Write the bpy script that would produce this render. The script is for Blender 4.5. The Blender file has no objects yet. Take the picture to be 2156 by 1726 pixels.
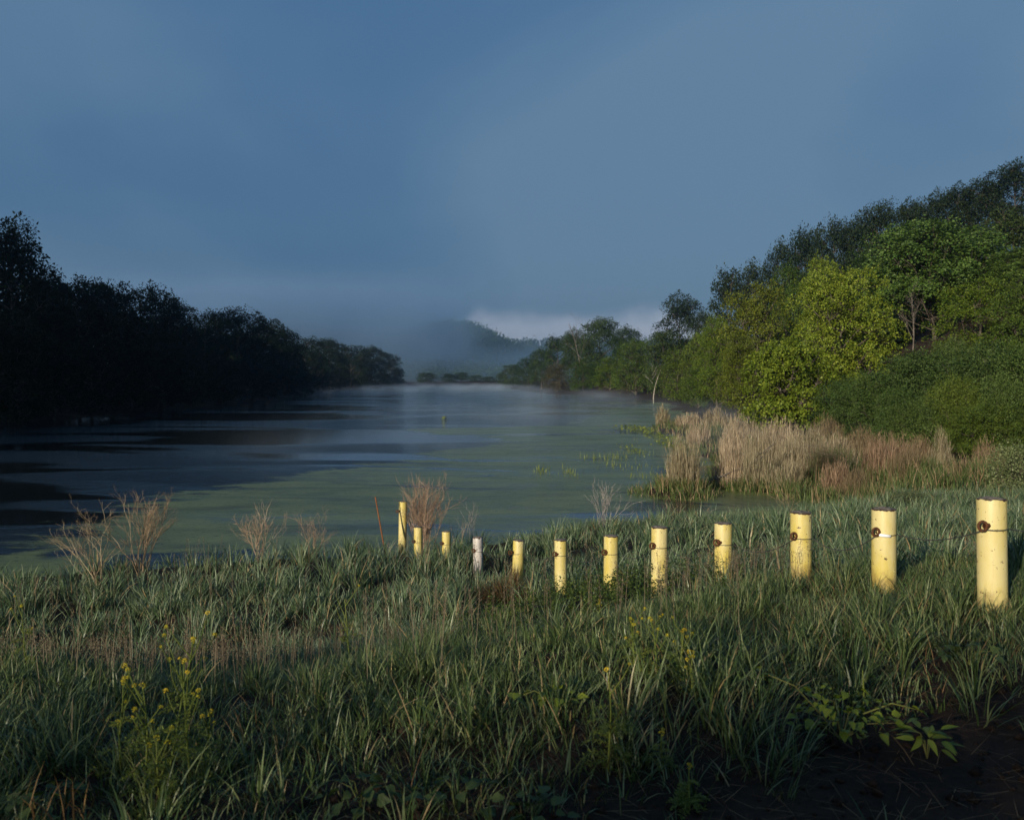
import bpy, math
import numpy as np
from mathutils import Vector

# ------------------------------------------------------------------ camera, sky, sun, exposure
scene = bpy.context.scene
COL = scene.collection
EYE = 4.5                      # metres above the water
FPX = 1916.0                   # focal length in units where the picture is 2156 wide
HORIZ = 797.0

cam_d = bpy.data.cameras.new('camera')
cam = bpy.data.objects.new('camera', cam_d)
COL.objects.link(cam)
cam.location = (0, 0, EYE)
cam.rotation_euler = (math.radians(90), 0, 0)
cam_d.sensor_width = 36.0
cam_d.lens = 32.0
cam_d.shift_y = -0.0306
cam_d.clip_start = 0.05
cam_d.clip_end = 20000
cam_d.dof.use_dof = True
cam_d.dof.focus_distance = 11.0
cam_d.dof.aperture_fstop = 4.5
scene.camera = cam

SUN_EL, SUN_AZ = math.radians(12.5), math.radians(212)      # azimuth clockwise from +Y: behind the camera, to its left
to_sun = Vector((math.sin(SUN_AZ) * math.cos(SUN_EL), math.cos(SUN_AZ) * math.cos(SUN_EL), math.sin(SUN_EL)))
sun_d = bpy.data.lights.new('sun', 'SUN')
sun_d.energy = 5.0
sun_d.angle = math.radians(0.6)
sun_d.color = (1.0, 0.88, 0.69)
sun = bpy.data.objects.new('sun', sun_d)
sun.rotation_euler = to_sun.to_track_quat('Z', 'Y').to_euler()
sun.location = (-20, -40, 30)
COL.objects.link(sun)

world = bpy.data.worlds.new('World')
scene.world = world
world.use_nodes = True


def build_sky():
    nt = world.node_tree
    N, L = nt.nodes, nt.links
    N.clear()
    out = N.new('ShaderNodeOutputWorld')
    bg = N.new('ShaderNodeBackground')
    L.new(bg.outputs[0], out.inputs[0])
    sky = N.new('ShaderNodeTexSky')
    sky.sky_type = 'NISHITA'
    sky.sun_disc = False
    sky.sun_elevation = SUN_EL
    sky.sun_rotation = SUN_AZ
    sky.air_density = 1.0
    sky.dust_density = 0.6
    sky.ozone_density = 2.0
    scl = N.new('ShaderNodeMix'); scl.data_type = 'RGBA'; scl.blend_type = 'MULTIPLY'
    scl.inputs[0].default_value = 1
    scl.inputs[7].default_value = (SKY_STRENGTH,) * 3 + (1,)
    L.new(sky.outputs[0], scl.inputs[6])
    tc = N.new('ShaderNodeTexCoord')
    mp = N.new('ShaderNodeMapping'); mp.inputs['Scale'].default_value = (1, 1, 1.7); mp.inputs['Location'].default_value = (7.7, 1.3, 2.6)
    L.new(tc.outputs['Generated'], mp.inputs[0])
    n1 = N.new('ShaderNodeTexNoise'); n1.inputs['Scale'].default_value = 1.25
    n1.inputs['Detail'].default_value = 4; n1.inputs['Roughness'].default_value = 0.42
    n1.inputs['Distortion'].default_value = 0.5
    L.new(mp.outputs[0], n1.inputs['Vector'])
    r1 = N.new('ShaderNodeValToRGB')
    r1.color_ramp.elements[0].position = 0.39; r1.color_ramp.elements[0].color = (0.042, 0.116, 0.242, 1)
    r1.color_ramp.elements[1].position = 0.63; r1.color_ramp.elements[1].color = (0.108, 0.196, 0.308, 1)
    e = r1.color_ramp.elements.new(0.52); e.color = (0.066, 0.150, 0.272, 1)
    L.new(n1.outputs['Fac'], r1.inputs[0])
    mix = N.new('ShaderNodeMix'); mix.data_type = 'RGBA'
    mix.inputs[0].default_value = 0.86            # low overcast of morning fog lets little clear sky through
    L.new(scl.outputs[2], mix.inputs[6]); L.new(r1.outputs[0], mix.inputs[7])
    # the clear strip between the fog's underside and the hills
    sep = N.new('ShaderNodeSeparateXYZ'); L.new(tc.outputs['Generated'], sep.inputs[0])
    n2 = N.new('ShaderNodeTexNoise'); n2.inputs['Scale'].default_value = 14; n2.inputs['Detail'].default_value = 4
    L.new(tc.outputs['Generated'], n2.inputs['Vector'])
    a = N.new('ShaderNodeMath'); a.operation = 'MULTIPLY_ADD'; a.inputs[1].default_value = 0.052
    L.new(n2.outputs['Fac'], a.inputs[0]); L.new(sep.outputs['Z'], a.inputs[2])
    mr = N.new('ShaderNodeMapRange'); mr.interpolation_type = 'SMOOTHSTEP'
    mr.inputs['From Min'].default_value = 0.106; mr.inputs['From Max'].default_value = 0.078
    mx = N.new('ShaderNodeMapRange'); mx.interpolation_type = 'SMOOTHSTEP'       # the strip tapers away to the left under the fog
    mx.inputs['From Min'].default_value = -0.03; mx.inputs['From Max'].default_value = -0.13; mx.inputs['To Max'].default_value = 0.13
    L.new(sep.outputs['X'], mx.inputs[0])
    ax = N.new('ShaderNodeMath'); ax.operation = 'ADD'; L.new(a.outputs[0], ax.inputs[0]); L.new(mx.outputs[0], ax.inputs[1])
    L.new(ax.outputs[0], mr.inputs[0])
    mix2 = N.new('ShaderNodeMix'); mix2.data_type = 'RGBA'
    mix2.inputs[7].default_value = (0.43, 0.48, 0.57, 1)
    L.new(mr.outputs[0], mix2.inputs[0]); L.new(mix.outputs[2], mix2.inputs[6])
    L.new(mix2.outputs[2], bg.inputs[0])
    oc = N.new('ShaderNodeMath'); oc.operation = 'MULTIPLY_ADD'; oc.inputs[1].default_value = 0.36; oc.inputs[2].default_value = 0.76
    zc = N.new('ShaderNodeMath'); zc.operation = 'MAXIMUM'; zc.inputs[1].default_value = 0.0
    L.new(sep.outputs['Z'], zc.inputs[0]); L.new(zc.outputs[0], oc.inputs[0])
    L.new(oc.outputs[0], bg.inputs[1])


SKY_STRENGTH = 0.06
build_sky()
scene.view_settings.view_transform = 'Standard'
scene.view_settings.look = 'None'
scene.view_settings.exposure = 0.4
scene.view_settings.gamma = 1.0
scene.view_settings.use_curve_mapping = False
scene.render.engine = 'CYCLES'
scene.cycles.max_bounces = 6
scene.cycles.diffuse_bounces = 3
scene.cycles.glossy_bounces = 3
scene.cycles.transmission_bounces = 4
scene.cycles.volume_bounces = 1
scene.cycles.transparent_max_bounces = 8
scene.cycles.use_denoising = True

R = np.random.RandomState(7)


# ------------------------------------------------------------------ helpers
def wx(px, Y):
    return (px - 1078.0) * Y / FPX


def wz(py, Y):
    return EYE - (py - HORIZ) * Y / FPX


def smooth(a, b, x):
    t = np.clip((np.asarray(x, float) - a) / (b - a), 0, 1)
    return t * t * (3 - 2 * t)


class MB:
    """collects quads / triangles; build() links ONE mesh object"""
    def __init__(s):
        s.v, s.q, s.t, s.n = [], [], [], 0

    def add(s, v, q=None, t=None):
        v = np.asarray(v, float).reshape(-1, 3)
        if q is not None and len(q):
            s.q.append(np.asarray(q, int).reshape(-1, 4) + s.n)
        if t is not None and len(t):
            s.t.append(np.asarray(t, int).reshape(-1, 3) + s.n)
        s.v.append(v)
        s.n += len(v)

    def mesh(s, name, mat, smooth_shade=False):
        me = bpy.data.meshes.new(name)
        v = np.concatenate(s.v) if s.v else np.zeros((0, 3))
        q = np.concatenate(s.q) if s.q else np.zeros((0, 4), int)
        t = np.concatenate(s.t) if s.t else np.zeros((0, 3), int)
        me.vertices.add(len(v))
        me.vertices.foreach_set('co', v.astype(np.float32).ravel())
        nl = q.size + t.size
        me.loops.add(nl)
        me.loops.foreach_set('vertex_index', np.concatenate([q.ravel(), t.ravel()]).astype(np.int32))
        me.polygons.add(len(q) + len(t))
        st = np.concatenate([np.arange(len(q)) * 4, q.size + np.arange(len(t)) * 3]).astype(np.int32)
        me.polygons.foreach_set('loop_start', st)
        if smooth_shade:
            me.polygons.foreach_set('use_smooth', np.ones(len(q) + len(t), bool))
        me.update(calc_edges=True)
        if mat:
            me.materials.append(mat)
        return me

    def build(s, name, mat, parent=None, smooth_shade=False, kind=None):
        return link(name, s.mesh(name, mat, smooth_shade), parent, kind)


def link(name, me, parent=None, kind=None, mat=None):
    o = bpy.data.objects.new(name, me)
    COL.objects.link(o)
    if parent is not None:
        o.parent = parent
    if kind:
        o['kind'] = kind
    if mat is not None:
        o.material_slots[0].link = 'OBJECT'
        o.material_slots[0].material = mat
    return o


def tag(o, label=None, cat=None, group=None, kind=None):
    if label: o['label'] = label
    if cat: o['category'] = cat
    if group: o['group'] = group
    if kind: o['kind'] = kind
    return o


def thing(name, loc, label, cat, group=None, rz=0.0):
    o = bpy.data.objects.new(name, None)
    o.empty_display_size = 0.1
    COL.objects.link(o)
    o.location = loc
    o.rotation_euler = (0, 0, rz)
    return tag(o, label, cat, group)


def unit(a):
    a = np.asarray(a, float)
    return a / np.maximum(np.linalg.norm(a, axis=-1, keepdims=True), 1e-9)


def tube(mb, pts, rad, sides=5, cap=True):
    pts = np.asarray(pts, float)
    rad = np.broadcast_to(np.asarray(rad, float), (len(pts),))
    tan = unit(np.gradient(pts, axis=0))
    ref = np.array([0.31, 0.22, 0.92]) if abs(tan[0][2]) < 0.9 else np.array([0.95, 0.2, 0.1])
    u = unit(np.cross(tan, ref)); w = np.cross(tan, u)
    a = np.arange(sides) * 2 * math.pi / sides
    ring = (u[:, None] * np.cos(a)[None, :, None] + w[:, None] * np.sin(a)[None, :, None]) * rad[:, None, None] + pts[:, None]
    n = len(pts)
    i = np.arange(n - 1)[:, None] * sides
    j = np.arange(sides)[None]; k = (j + 1) % sides
    q = np.stack([i + j, i + k, i + sides + k, i + sides + j], -1).reshape(-1, 4)
    v = ring.reshape(-1, 3)
    t = None
    if cap:
        v = np.concatenate([v, pts[-1:]])
        c = len(v) - 1; b = (n - 1) * sides
        t = np.stack([b + np.arange(sides), b + (np.arange(sides) + 1) % sides, np.full(sides, c)], -1)
    mb.add(v, q, t)


def leaf_quads(mb, p, tdir, nrm, L, W, fold=0.12):
    """rhombic folded leaves, all arrays (n,3) / (n,)"""
    tdir = unit(tdir)
    s = unit(np.cross(nrm, tdir))
    nn = np.cross(tdir, s)
    L = np.broadcast_to(L, (len(p),))[:, None]; W = np.broadcast_to(W, (len(p),))[:, None]
    mid = p + tdir * L * 0.45 + nn * L * fold
    v = np.stack([p, mid + s * W * 0.5, p + tdir * L, mid - s * W * 0.5], 1)
    v[:, 0] += 0
    q = np.arange(len(p) * 4).reshape(-1, 4)
    mb.add(v.reshape(-1, 3), q)


def blades(mb, base, az, length, width, lean, bend, segs=3):
    """grass blades: ribbons that arch over; az = direction of the arch"""
    n = len(base)
    az = np.asarray(az); length = np.asarray(length); width = np.asarray(width)
    h = np.stack([np.cos(az), np.sin(az), np.zeros(n)], 1)
    sd = np.stack([-np.sin(az), np.cos(az), np.zeros(n)], 1)
    tw = R.normal(0, 0.5, n)
    sd = unit(sd + h * tw[:, None])
    rows = []
    p = base.copy()
    ang = lean.copy()
    for k in range(segs + 1):
        f = k / segs
        w = width * (1 - f ** 2.2) * (0.75 + 0.25 * min(1, f * 3)) + width * 0.04
        rows.append(np.stack([p - sd * w[:, None] / 2, p + sd * w[:, None] / 2], 1))
        if k < segs:
            d = h * np.sin(ang)[:, None] + np.array([0, 0, 1]) * np.cos(ang)[:, None]
            p = p + d * (length / segs)[:, None]
            ang = np.minimum(ang + bend / segs * (0.6 + 0.8 * f), 2.5)
    v = np.stack(rows, 1).reshape(n, (segs + 1) * 2, 3)
    q1 = np.array([[2 * k, 2 * k + 1, 2 * k + 3, 2 * k + 2] for k in range(segs)])
    q = (np.arange(n)[:, None, None] * (segs + 1) * 2 + q1[None]).reshape(-1, 4)
    mb.add(v.reshape(-1, 3), q)


def vnoise(x, y, s, seed=0):
    """smooth value noise 0..1 with cell size s"""
    x = np.asarray(x, float) / s + 1000.3; y = np.asarray(y, float) / s + 1000.7
    xi = np.floor(x).astype(np.int64); yi = np.floor(y).astype(np.int64)
    fx = x - xi; fy = y - yi
    fx = fx * fx * (3 - 2 * fx); fy = fy * fy * (3 - 2 * fy)

    def hsh(a, b):
        k = (a * 374761393 + b * 668265263 + seed * 1442695041) & 0x7fffffff
        k = ((k ^ (k >> 13)) * 1274126177) & 0x7fffffff
        return ((k ^ (k >> 16)) & 0xffff) / 65535.0
    return ((hsh(xi, yi) * (1 - fx) + hsh(xi + 1, yi) * fx) * (1 - fy) +
            (hsh(xi, yi + 1) * (1 - fx) + hsh(xi + 1, yi + 1) * fx) * fy)


# ------------------------------------------------------------------ materials
def mat_new(name):
    m = bpy.data.materials.new(name)
    m.use_nodes = True
    nt = m.node_tree
    nt.nodes.clear()
    out = nt.nodes.new('ShaderNodeOutputMaterial')
    return m, nt.nodes, nt.links, out


def foliage(name, c1, c2, c3=None, trans=0.28, rough=0.55, spec=0.25, dry=0.0, dryc=(0.30, 0.22, 0.11), tint=(1.25, 1.15, 0.5)):
    m, N, L, out = mat_new(name)
    g = N.new('ShaderNodeNewGeometry')
    ramp = N.new('ShaderNodeValToRGB')
    ramp.color_ramp.elements[0].color = (*c1, 1); ramp.color_ramp.elements[0].position = 0.0
    ramp.color_ramp.elements[1].color = (*c2, 1); ramp.color_ramp.elements[1].position = 0.8 if dry == 0 else 1 - dry - 0.02
    if c3 is not None:
        e = ramp.color_ramp.elements.new(0.45); e.color = (*c3, 1)
    if dry > 0:
        e = ramp.color_ramp.elements.new(1 - dry); e.color = (*dryc, 1)
    L.new(g.outputs['Random Per Island'], ramp.inputs[0])
    oi = N.new('ShaderNodeObjectInfo')
    hs = N.new('ShaderNodeHueSaturation')
    mr = N.new('ShaderNodeMapRange'); mr.inputs['To Min'].default_value = 0.78; mr.inputs['To Max'].default_value = 1.2
    L.new(oi.outputs['Random'], mr.inputs[0]); L.new(mr.outputs[0], hs.inputs['Value'])
    mr2 = N.new('ShaderNodeMapRange'); mr2.inputs['To Min'].default_value = 0.515; mr2.inputs['To Max'].default_value = 0.485
    L.new(oi.outputs['Random'], mr2.inputs[0]); L.new(mr2.outputs[0], hs.inputs['Hue'])
    L.new(ramp.outputs[0], hs.inputs['Color'])
    p = N.new('ShaderNodeBsdfPrincipled')
    p.inputs['Roughness'].default_value = rough
    p.inputs['Specular IOR Level'].default_value = spec
    L.new(hs.outputs[0], p.inputs['Base Color'])
    t = N.new('ShaderNodeBsdfTranslucent')
    mu = N.new('ShaderNodeMix'); mu.data_type = 'RGBA'; mu.blend_type = 'MULTIPLY'; mu.inputs[0].default_value = 1
    mu.inputs[7].default_value = (*tint, 1)
    L.new(hs.outputs[0], mu.inputs[6]); L.new(mu.outputs[2], t.inputs[0])
    ms = N.new('ShaderNodeMixShader'); ms.inputs[0].default_value = trans
    L.new(p.outputs[0], ms.inputs[1]); L.new(t.outputs[0], ms.inputs[2])
    L.new(ms.outputs[0], out.inputs[0])
    return m


def plain(name, c1, c2, scale=6.0, rough=0.8, spec=0.3, bump=0.2, metal=0.0, dist=0.01):
    m, N, L, out = mat_new(name)
    tc = N.new('ShaderNodeTexCoord')
    n = N.new('ShaderNodeTexNoise'); n.inputs['Scale'].default_value = scale; n.inputs['Detail'].default_value = 6
    n.inputs['Roughness'].default_value = 0.6
    L.new(tc.outputs['Object'], n.inputs['Vector'])
    r = N.new('ShaderNodeValToRGB')
    r.color_ramp.elements[0].position = 0.33; r.color_ramp.elements[1].position = 0.68
    r.color_ramp.elements[0].color = (*c1, 1); r.color_ramp.elements[1].color = (*c2, 1)
    L.new(n.outputs['Fac'], r.inputs[0])
    p = N.new('ShaderNodeBsdfPrincipled')
    p.inputs['Roughness'].default_value = rough; p.inputs['Specular IOR Level'].default_value = spec
    p.inputs['Metallic'].default_value = metal
    L.new(r.outputs[0], p.inputs['Base Color'])
    if bump:
        b = N.new('ShaderNodeBump'); b.inputs['Strength'].default_value = bump; b.inputs['Distance'].default_value = dist
        L.new(n.outputs['Fac'], b.inputs['Height']); L.new(b.outputs[0], p.inputs['Normal'])
    L.new(p.outputs[0], out.inputs[0])
    return m


M = {}
M['bark'] = plain('bark', (0.035, 0.028, 0.022), (0.10, 0.085, 0.07), 3.0, 0.9, 0.1, 0.6, dist=0.05)
M['pale_bark'] = plain('pale_bark', (0.15, 0.135, 0.115), (0.29, 0.265, 0.23), 2.0, 0.8, 0.2, 0.3, dist=0.05)
M['dead_wood'] = plain('dead_wood', (0.065, 0.055, 0.045), (0.15, 0.13, 0.11), 2.0, 0.9, 0.1, 0.3, dist=0.05)
M['maple'] = foliage('maple_leaves', (0.075, 0.115, 0.010), (0.20, 0.235, 0.026), (0.130, 0.175, 0.015), 0.32, 0.5, 0.2)
M['lime'] = foliage('lime_leaves', (0.055, 0.095, 0.010), (0.130, 0.170, 0.020), (0.088, 0.130, 0.013), 0.3, 0.55, 0.15)
M['olive'] = foliage('olive_leaves', (0.056, 0.076, 0.010), (0.122, 0.140, 0.018), (0.085, 0.106, 0.012), 0.3, 0.55, 0.15)
M['catalpa'] = foliage('broad_leaves', (0.052, 0.098, 0.014), (0.130, 0.185, 0.042), (0.086, 0.136, 0.022), 0.25, 0.5, 0.25)
M['green'] = foliage('green_leaves', (0.036, 0.066, 0.011), (0.088, 0.125, 0.020), (0.058, 0.092, 0.014), 0.28, 0.55, 0.15)
M['willow'] = foliage('willow_leaves', (0.038, 0.068, 0.014), (0.095, 0.135, 0.036), (0.062, 0.098, 0.021), 0.25, 0.55, 0.15)
M['willow_dark'] = foliage('dark_willow_leaves', (0.026, 0.050, 0.012), (0.068, 0.102, 0.028), (0.044, 0.072, 0.017), 0.22, 0.55, 0.15)
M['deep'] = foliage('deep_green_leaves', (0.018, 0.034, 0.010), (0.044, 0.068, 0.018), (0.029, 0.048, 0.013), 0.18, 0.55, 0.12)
M['dark'] = foliage('shade_toned_leaves', (0.0085, 0.0155, 0.008), (0.021, 0.033, 0.014), (0.014, 0.023, 0.010), 0.1, 0.6, 0.1)  # shade over the crest trees is put into the leaf colour
M['left'] = foliage('left_shade_leaves', (0.006, 0.011, 0.005), (0.016, 0.024, 0.009), (0.010, 0.017, 0.007), 0.1, 0.7, 0.04)  # left bank shade deepened in the leaf colour itself
M['brownish'] = foliage('rusty_leaves', (0.042, 0.040, 0.018), (0.085, 0.075, 0.030), (0.06, 0.055, 0.022))
M['grass'] = foliage('bank_grass', (0.022, 0.048, 0.020), (0.200, 0.240, 0.150), (0.074, 0.116, 0.050), 0.16, 0.38, 0.3, dry=0.03)  # palest blade tones carry silvery highlights, darkest ones the shade in gaps
M['grass_near'] = foliage('meadow_grass', (0.020, 0.042, 0.012), (0.195, 0.225, 0.105), (0.074, 0.108, 0.032), 0.18, 0.38, 0.28, dry=0.035)  # highlights and shaded gaps put into the spread of blade tones
M['straw'] = foliage('straw', (0.19, 0.135, 0.075), (0.40, 0.31, 0.19), (0.29, 0.21, 0.125), 0.15, 0.7, 0.2, tint=(1, 0.95, 0.8))
M['reed'] = foliage('dry_reed', (0.15, 0.115, 0.066), (0.42, 0.35, 0.235), (0.28, 0.225, 0.145), 0.2, 0.7, 0.2, tint=(1, 0.95, 0.8))
M['reed_brown'] = foliage('brown_reed', (0.10, 0.070, 0.040), (0.28, 0.205, 0.125), (0.18, 0.13, 0.076), 0.2, 0.7, 0.2, tint=(1, 0.95, 0.8))
M['sedge'] = foliage('sedge', (0.036, 0.066, 0.018), (0.105, 0.135, 0.048), (0.064, 0.096, 0.028), 0.2, 0.5, 0.2, dry=0.22, dryc=(0.26, 0.19, 0.11))
M['thatch'] = foliage('brown_thatch', (0.060, 0.032, 0.018), (0.22, 0.135, 0.065), (0.12, 0.070, 0.035), 0.1, 0.8, 0.1, tint=(1, 0.9, 0.7))
M['deadweed'] = foliage('dead_weed', (0.15, 0.10, 0.065), (0.38, 0.30, 0.21), (0.26, 0.18, 0.11), 0.0, 0.8, 0.15)
M['deadbrown'] = foliage('dead_weed_brown', (0.11, 0.078, 0.052), (0.30, 0.225, 0.150), (0.20, 0.145, 0.092), 0.0, 0.8, 0.1)
M['deadgrey'] = foliage('dead_weed_grey', (0.16, 0.14, 0.13), (0.36, 0.32, 0.29), (0.25, 0.22, 0.20), 0.0, 0.8, 0.15)
M['seed'] = foliage('seed_heads', (0.085, 0.060, 0.042), (0.21, 0.165, 0.115), (0.14, 0.105, 0.072), 0.2, 0.7, 0.2, tint=(1, 0.9, 0.7))
M['forb'] = foliage('weed_leaves', (0.040, 0.062, 0.014), (0.095, 0.125, 0.026), (0.06, 0.09, 0.018), 0.25)
M['mustard'] = foliage('mustard_green', (0.10, 0.13, 0.024), (0.20, 0.235, 0.050), (0.145, 0.18, 0.035), 0.35)
M['flower'] = foliage('yellow_petals', (0.38, 0.30, 0.02), (0.55, 0.45, 0.04), None, 0.3, 0.6, 0.2, tint=(1, 1, 0.6))
M['vine'] = foliage('young_leaves', (0.085, 0.125, 0.012), (0.18, 0.215, 0.024), (0.125, 0.165, 0.016), 0.35, 0.45, 0.35)
M['vine_stem'] = foliage('vine_stem', (0.11, 0.12, 0.03), (0.17, 0.16, 0.05), None, 0.0, 0.6, 0.2)
M['rust'] = plain('rust', (0.030, 0.016, 0.010), (0.135, 0.050, 0.020), 40, 0.85, 0.2, 0.5, dist=0.004)
M['stake'] = plain('rusty_stake', (0.10, 0.035, 0.015), (0.26, 0.10, 0.035), 30, 0.85, 0.2, 0.5, dist=0.004)
M['cable'] = plain('grey_cable', (0.045, 0.045, 0.045), (0.11, 0.11, 0.105), 60, 0.55, 0.4, 0.2, metal=0.6, dist=0.002)
M['concrete'] = plain('rough_concrete', (0.09, 0.07, 0.055), (0.26, 0.22, 0.18), 28, 0.95, 0.1, 1.0, dist=0.012)
M['white_tag'] = plain('white_plastic', (0.70, 0.70, 0.70), (0.82, 0.82, 0.80), 20, 0.4, 0.4, 0.0)


def soil_mat():
    m, N, L, out = mat_new('soil')
    tc = N.new('ShaderNodeTexCoord')
    n1 = N.new('ShaderNodeTexNoise'); n1.inputs['Scale'].default_value = 1.3; n1.inputs['Detail'].default_value = 8
    n2 = N.new('ShaderNodeTexNoise'); n2.inputs['Scale'].default_value = 22; n2.inputs['Detail'].default_value = 8; n2.inputs['Roughness'].default_value = 0.7
    L.new(tc.outputs['Object'], n1.inputs['Vector']); L.new(tc.outputs['Object'], n2.inputs['Vector'])
    r = N.new('ShaderNodeValToRGB')
    r.color_ramp.elements[0].position = 0.35; r.color_ramp.elements[0].color = (0.018, 0.012, 0.009, 1)
    r.color_ramp.elements[1].position = 0.70; r.color_ramp.elements[1].color = (0.060, 0.038, 0.026, 1)
    ad = N.new('ShaderNodeMath'); ad.operation = 'MULTIPLY_ADD'; ad.inputs[1].default_value = 0.45
    L.new(n2.outputs['Fac'], ad.inputs[0])
    ml = N.new('ShaderNodeMath'); ml.operation = 'MULTIPLY'; ml.inputs[1].default_value = 0.55
    L.new(n1.outputs['Fac'], ml.inputs[0]); L.new(ml.outputs[0], ad.inputs[2])
    L.new(ad.outputs[0], r.inputs[0])
    p = N.new('ShaderNodeBsdfPrincipled'); p.inputs['Roughness'].default_value = 0.95; p.inputs['Specular IOR Level'].default_value = 0.1
    L.new(r.outputs[0], p.inputs['Base Color'])
    b = N.new('ShaderNodeBump'); b.inputs['Strength'].default_value = 0.9; b.inputs['Distance'].default_value = 0.03
    L.new(n2.outputs['Fac'], b.inputs['Height']); L.new(b.outputs[0], p.inputs['Normal'])
    L.new(p.outputs[0], out.inputs[0])
    return m


M['soil'] = soil_mat()


def water_mat():
    m, N, L, out = mat_new('water')
    geo = N.new('ShaderNodeNewGeometry')
    sep = N.new('ShaderNodeSeparateXYZ'); L.new(geo.outputs['Position'], sep.inputs[0])

    def math_(op, a=None, b=None, c=None):
        n = N.new('ShaderNodeMath'); n.operation = op
        for i, x in enumerate((a, b, c)):
            if x is None: continue
            if isinstance(x, (int, float)): n.inputs[i].default_value = x
            else: L.new(x, n.inputs[i])
        return n.outputs[0]

    def noise(scale, detail, sx=1, sy=1, rough=0.5, off=0.0, dist=0.0):
        mp = N.new('ShaderNodeMapping'); mp.inputs['Scale'].default_value = (sx, sy, 1); mp.inputs['Location'].default_value = (off, off * 0.7, 0)
        L.new(geo.outputs['Position'], mp.inputs[0])
        n = N.new('ShaderNodeTexNoise'); n.inputs['Scale'].default_value = scale; n.inputs['Detail'].default_value = detail
        n.inputs['Roughness'].default_value = rough; n.inputs['Distortion'].default_value = dist
        L.new(mp.outputs[0], n.inputs['Vector'])
        return n.outputs['Fac']

    def ss(x, a, b):
        n = N.new('ShaderNodeMapRange'); n.interpolation_type = 'SMOOTHSTEP'
        n.inputs['From Min'].default_value = a; n.inputs['From Max'].default_value = b
        L.new(x, n.inputs[0]); return n.outputs[0]

    # where the duckweed film begins: an x for each distance from this shore
    fc = N.new('ShaderNodeFloatCurve')
    yn = math_('MULTIPLY', sep.outputs['Y'], 1 / 200.0)
    L.new(yn, fc.inputs['Value'])
    pts = [(0, -14), (28, -13), (38, -11.5), (45, -9.5), (56, -4), (66, -1.0), (74, -6), (80, -9), (86, 2), (105, 9), (130, 14), (160, 24), (200, 30)]
    cv = fc.mapping.curves[0]
    f = lambda x: (x + 40) / 80.0
    cv.points[0].location = (0, f(-14)); cv.points[1].location = (1, f(30))
    for y, x in pts[1:-1]:
        cv.points.new(y / 200.0, f(x))
    fc.mapping.update()
    xb = math_('MULTIPLY_ADD', fc.outputs[0], 80.0, -40.0)
    d = math_('SUBTRACT', sep.outputs['X'], xb)
    n_big = noise(0.16, 5, 0.8, 1.0, 0.6, 3.1, 0.6)
    n_mid = noise(0.9, 6, 0.5, 1.0, 0.65, 11.0, 0.4)
    dd = math_('ADD', d, math_('MULTIPLY_ADD', n_big, 9.0, -4.5))
    dd = math_('ADD', dd, math_('MULTIPLY_ADD', n_mid, 9.0, -4.5))
    film = ss(dd, -0.9, 0.9)
    # open leads in the film
    lead = noise(0.11, 4, 0.55, 1.3, 0.55, 21.0, 0.8)
    leadm = ss(math_('ADD', lead, math_('MULTIPLY_ADD', n_mid, 0.16, -0.08)), 0.60, 0.555)
    film = math_('MULTIPLY', film, leadm)
    mott = ss(noise(0.42, 5, 0.45, 1.1, 0.65, 41.0, 0.7), 0.36, 0.56)
    film = math_('MULTIPLY', film, math_('MULTIPLY_ADD', mott, 0.4, 0.6))
    fine = noise(5.0, 4, 1, 1, 0.7, 2.0)
    film = math_('MULTIPLY', film, ss(fine, 0.24, 0.46))
    # ripples: wind lanes
    lane = noise(0.050, 3, 0.5, 1.5, 0.5, 5.0, 0.6)
    lanem = ss(lane, 0.46, 0.57)
    rip = noise(2.6, 5, 0.55, 1.5, 0.65, 0.0, 0.3)
    rip2 = noise(11.0, 3, 0.7, 1.3, 0.6, 7.0)
    rip3 = noise(0.9, 2, 0.5, 1.4, 0.5, 17.0, 0.3)
    hgt = math_('ADD', math_('ADD', rip, math_('MULTIPLY', rip2, 0.25)), math_('MULTIPLY', rip3, 1.2))
    bump = N.new('ShaderNodeBump'); bump.inputs['Distance'].default_value = 0.10
    L.new(hgt, bump.inputs['Height'])
    L.new(math_('MULTIPLY_ADD', lanem, 0.96, 0.04), bump.inputs['Strength'])
    w = N.new('ShaderNodeBsdfPrincipled')
    w.inputs['Base Color'].default_value = (0.008, 0.011, 0.013, 1)
    w.inputs['Roughness'].default_value = 0.04
    w.inputs['IOR'].default_value = 1.333
    L.new(bump.outputs[0], w.inputs['Normal'])
    a = N.new('ShaderNodeBsdfPrincipled')
    ramp = N.new('ShaderNodeValToRGB')
    ramp.color_ramp.elements[0].position = 0.3; ramp.color_ramp.elements[0].color = (0.075, 0.095, 0.030, 1)
    ramp.color_ramp.elements[1].position = 0.7; ramp.color_ramp.elements[1].color = (0.165, 0.185, 0.050, 1)
    L.new(noise(0.6, 6, 0.5, 1, 0.65, 31.0, 0.5), ramp.inputs[0])
    L.new(ramp.outputs[0], a.inputs['Base Color'])
    a.inputs['Roughness'].default_value = 0.38
    a.inputs['Specular IOR Level'].default_value = 0.2
    b2 = N.new('ShaderNodeBump'); b2.inputs['Distance'].default_value = 0.004; b2.inputs['Strength'].default_value = 0.5
    L.new(noise(60, 3, 1, 1, 0.7), b2.inputs['Height']); L.new(b2.outputs[0], a.inputs['Normal'])
    ms = N.new('ShaderNodeMixShader')
    L.new(math_('MULTIPLY', film, 0.93), ms.inputs[0]); L.new(w.outputs[0], ms.inputs[1]); L.new(a.outputs[0], ms.inputs[2])
    L.new(ms.outputs[0], out.inputs[0])
    return m


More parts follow.
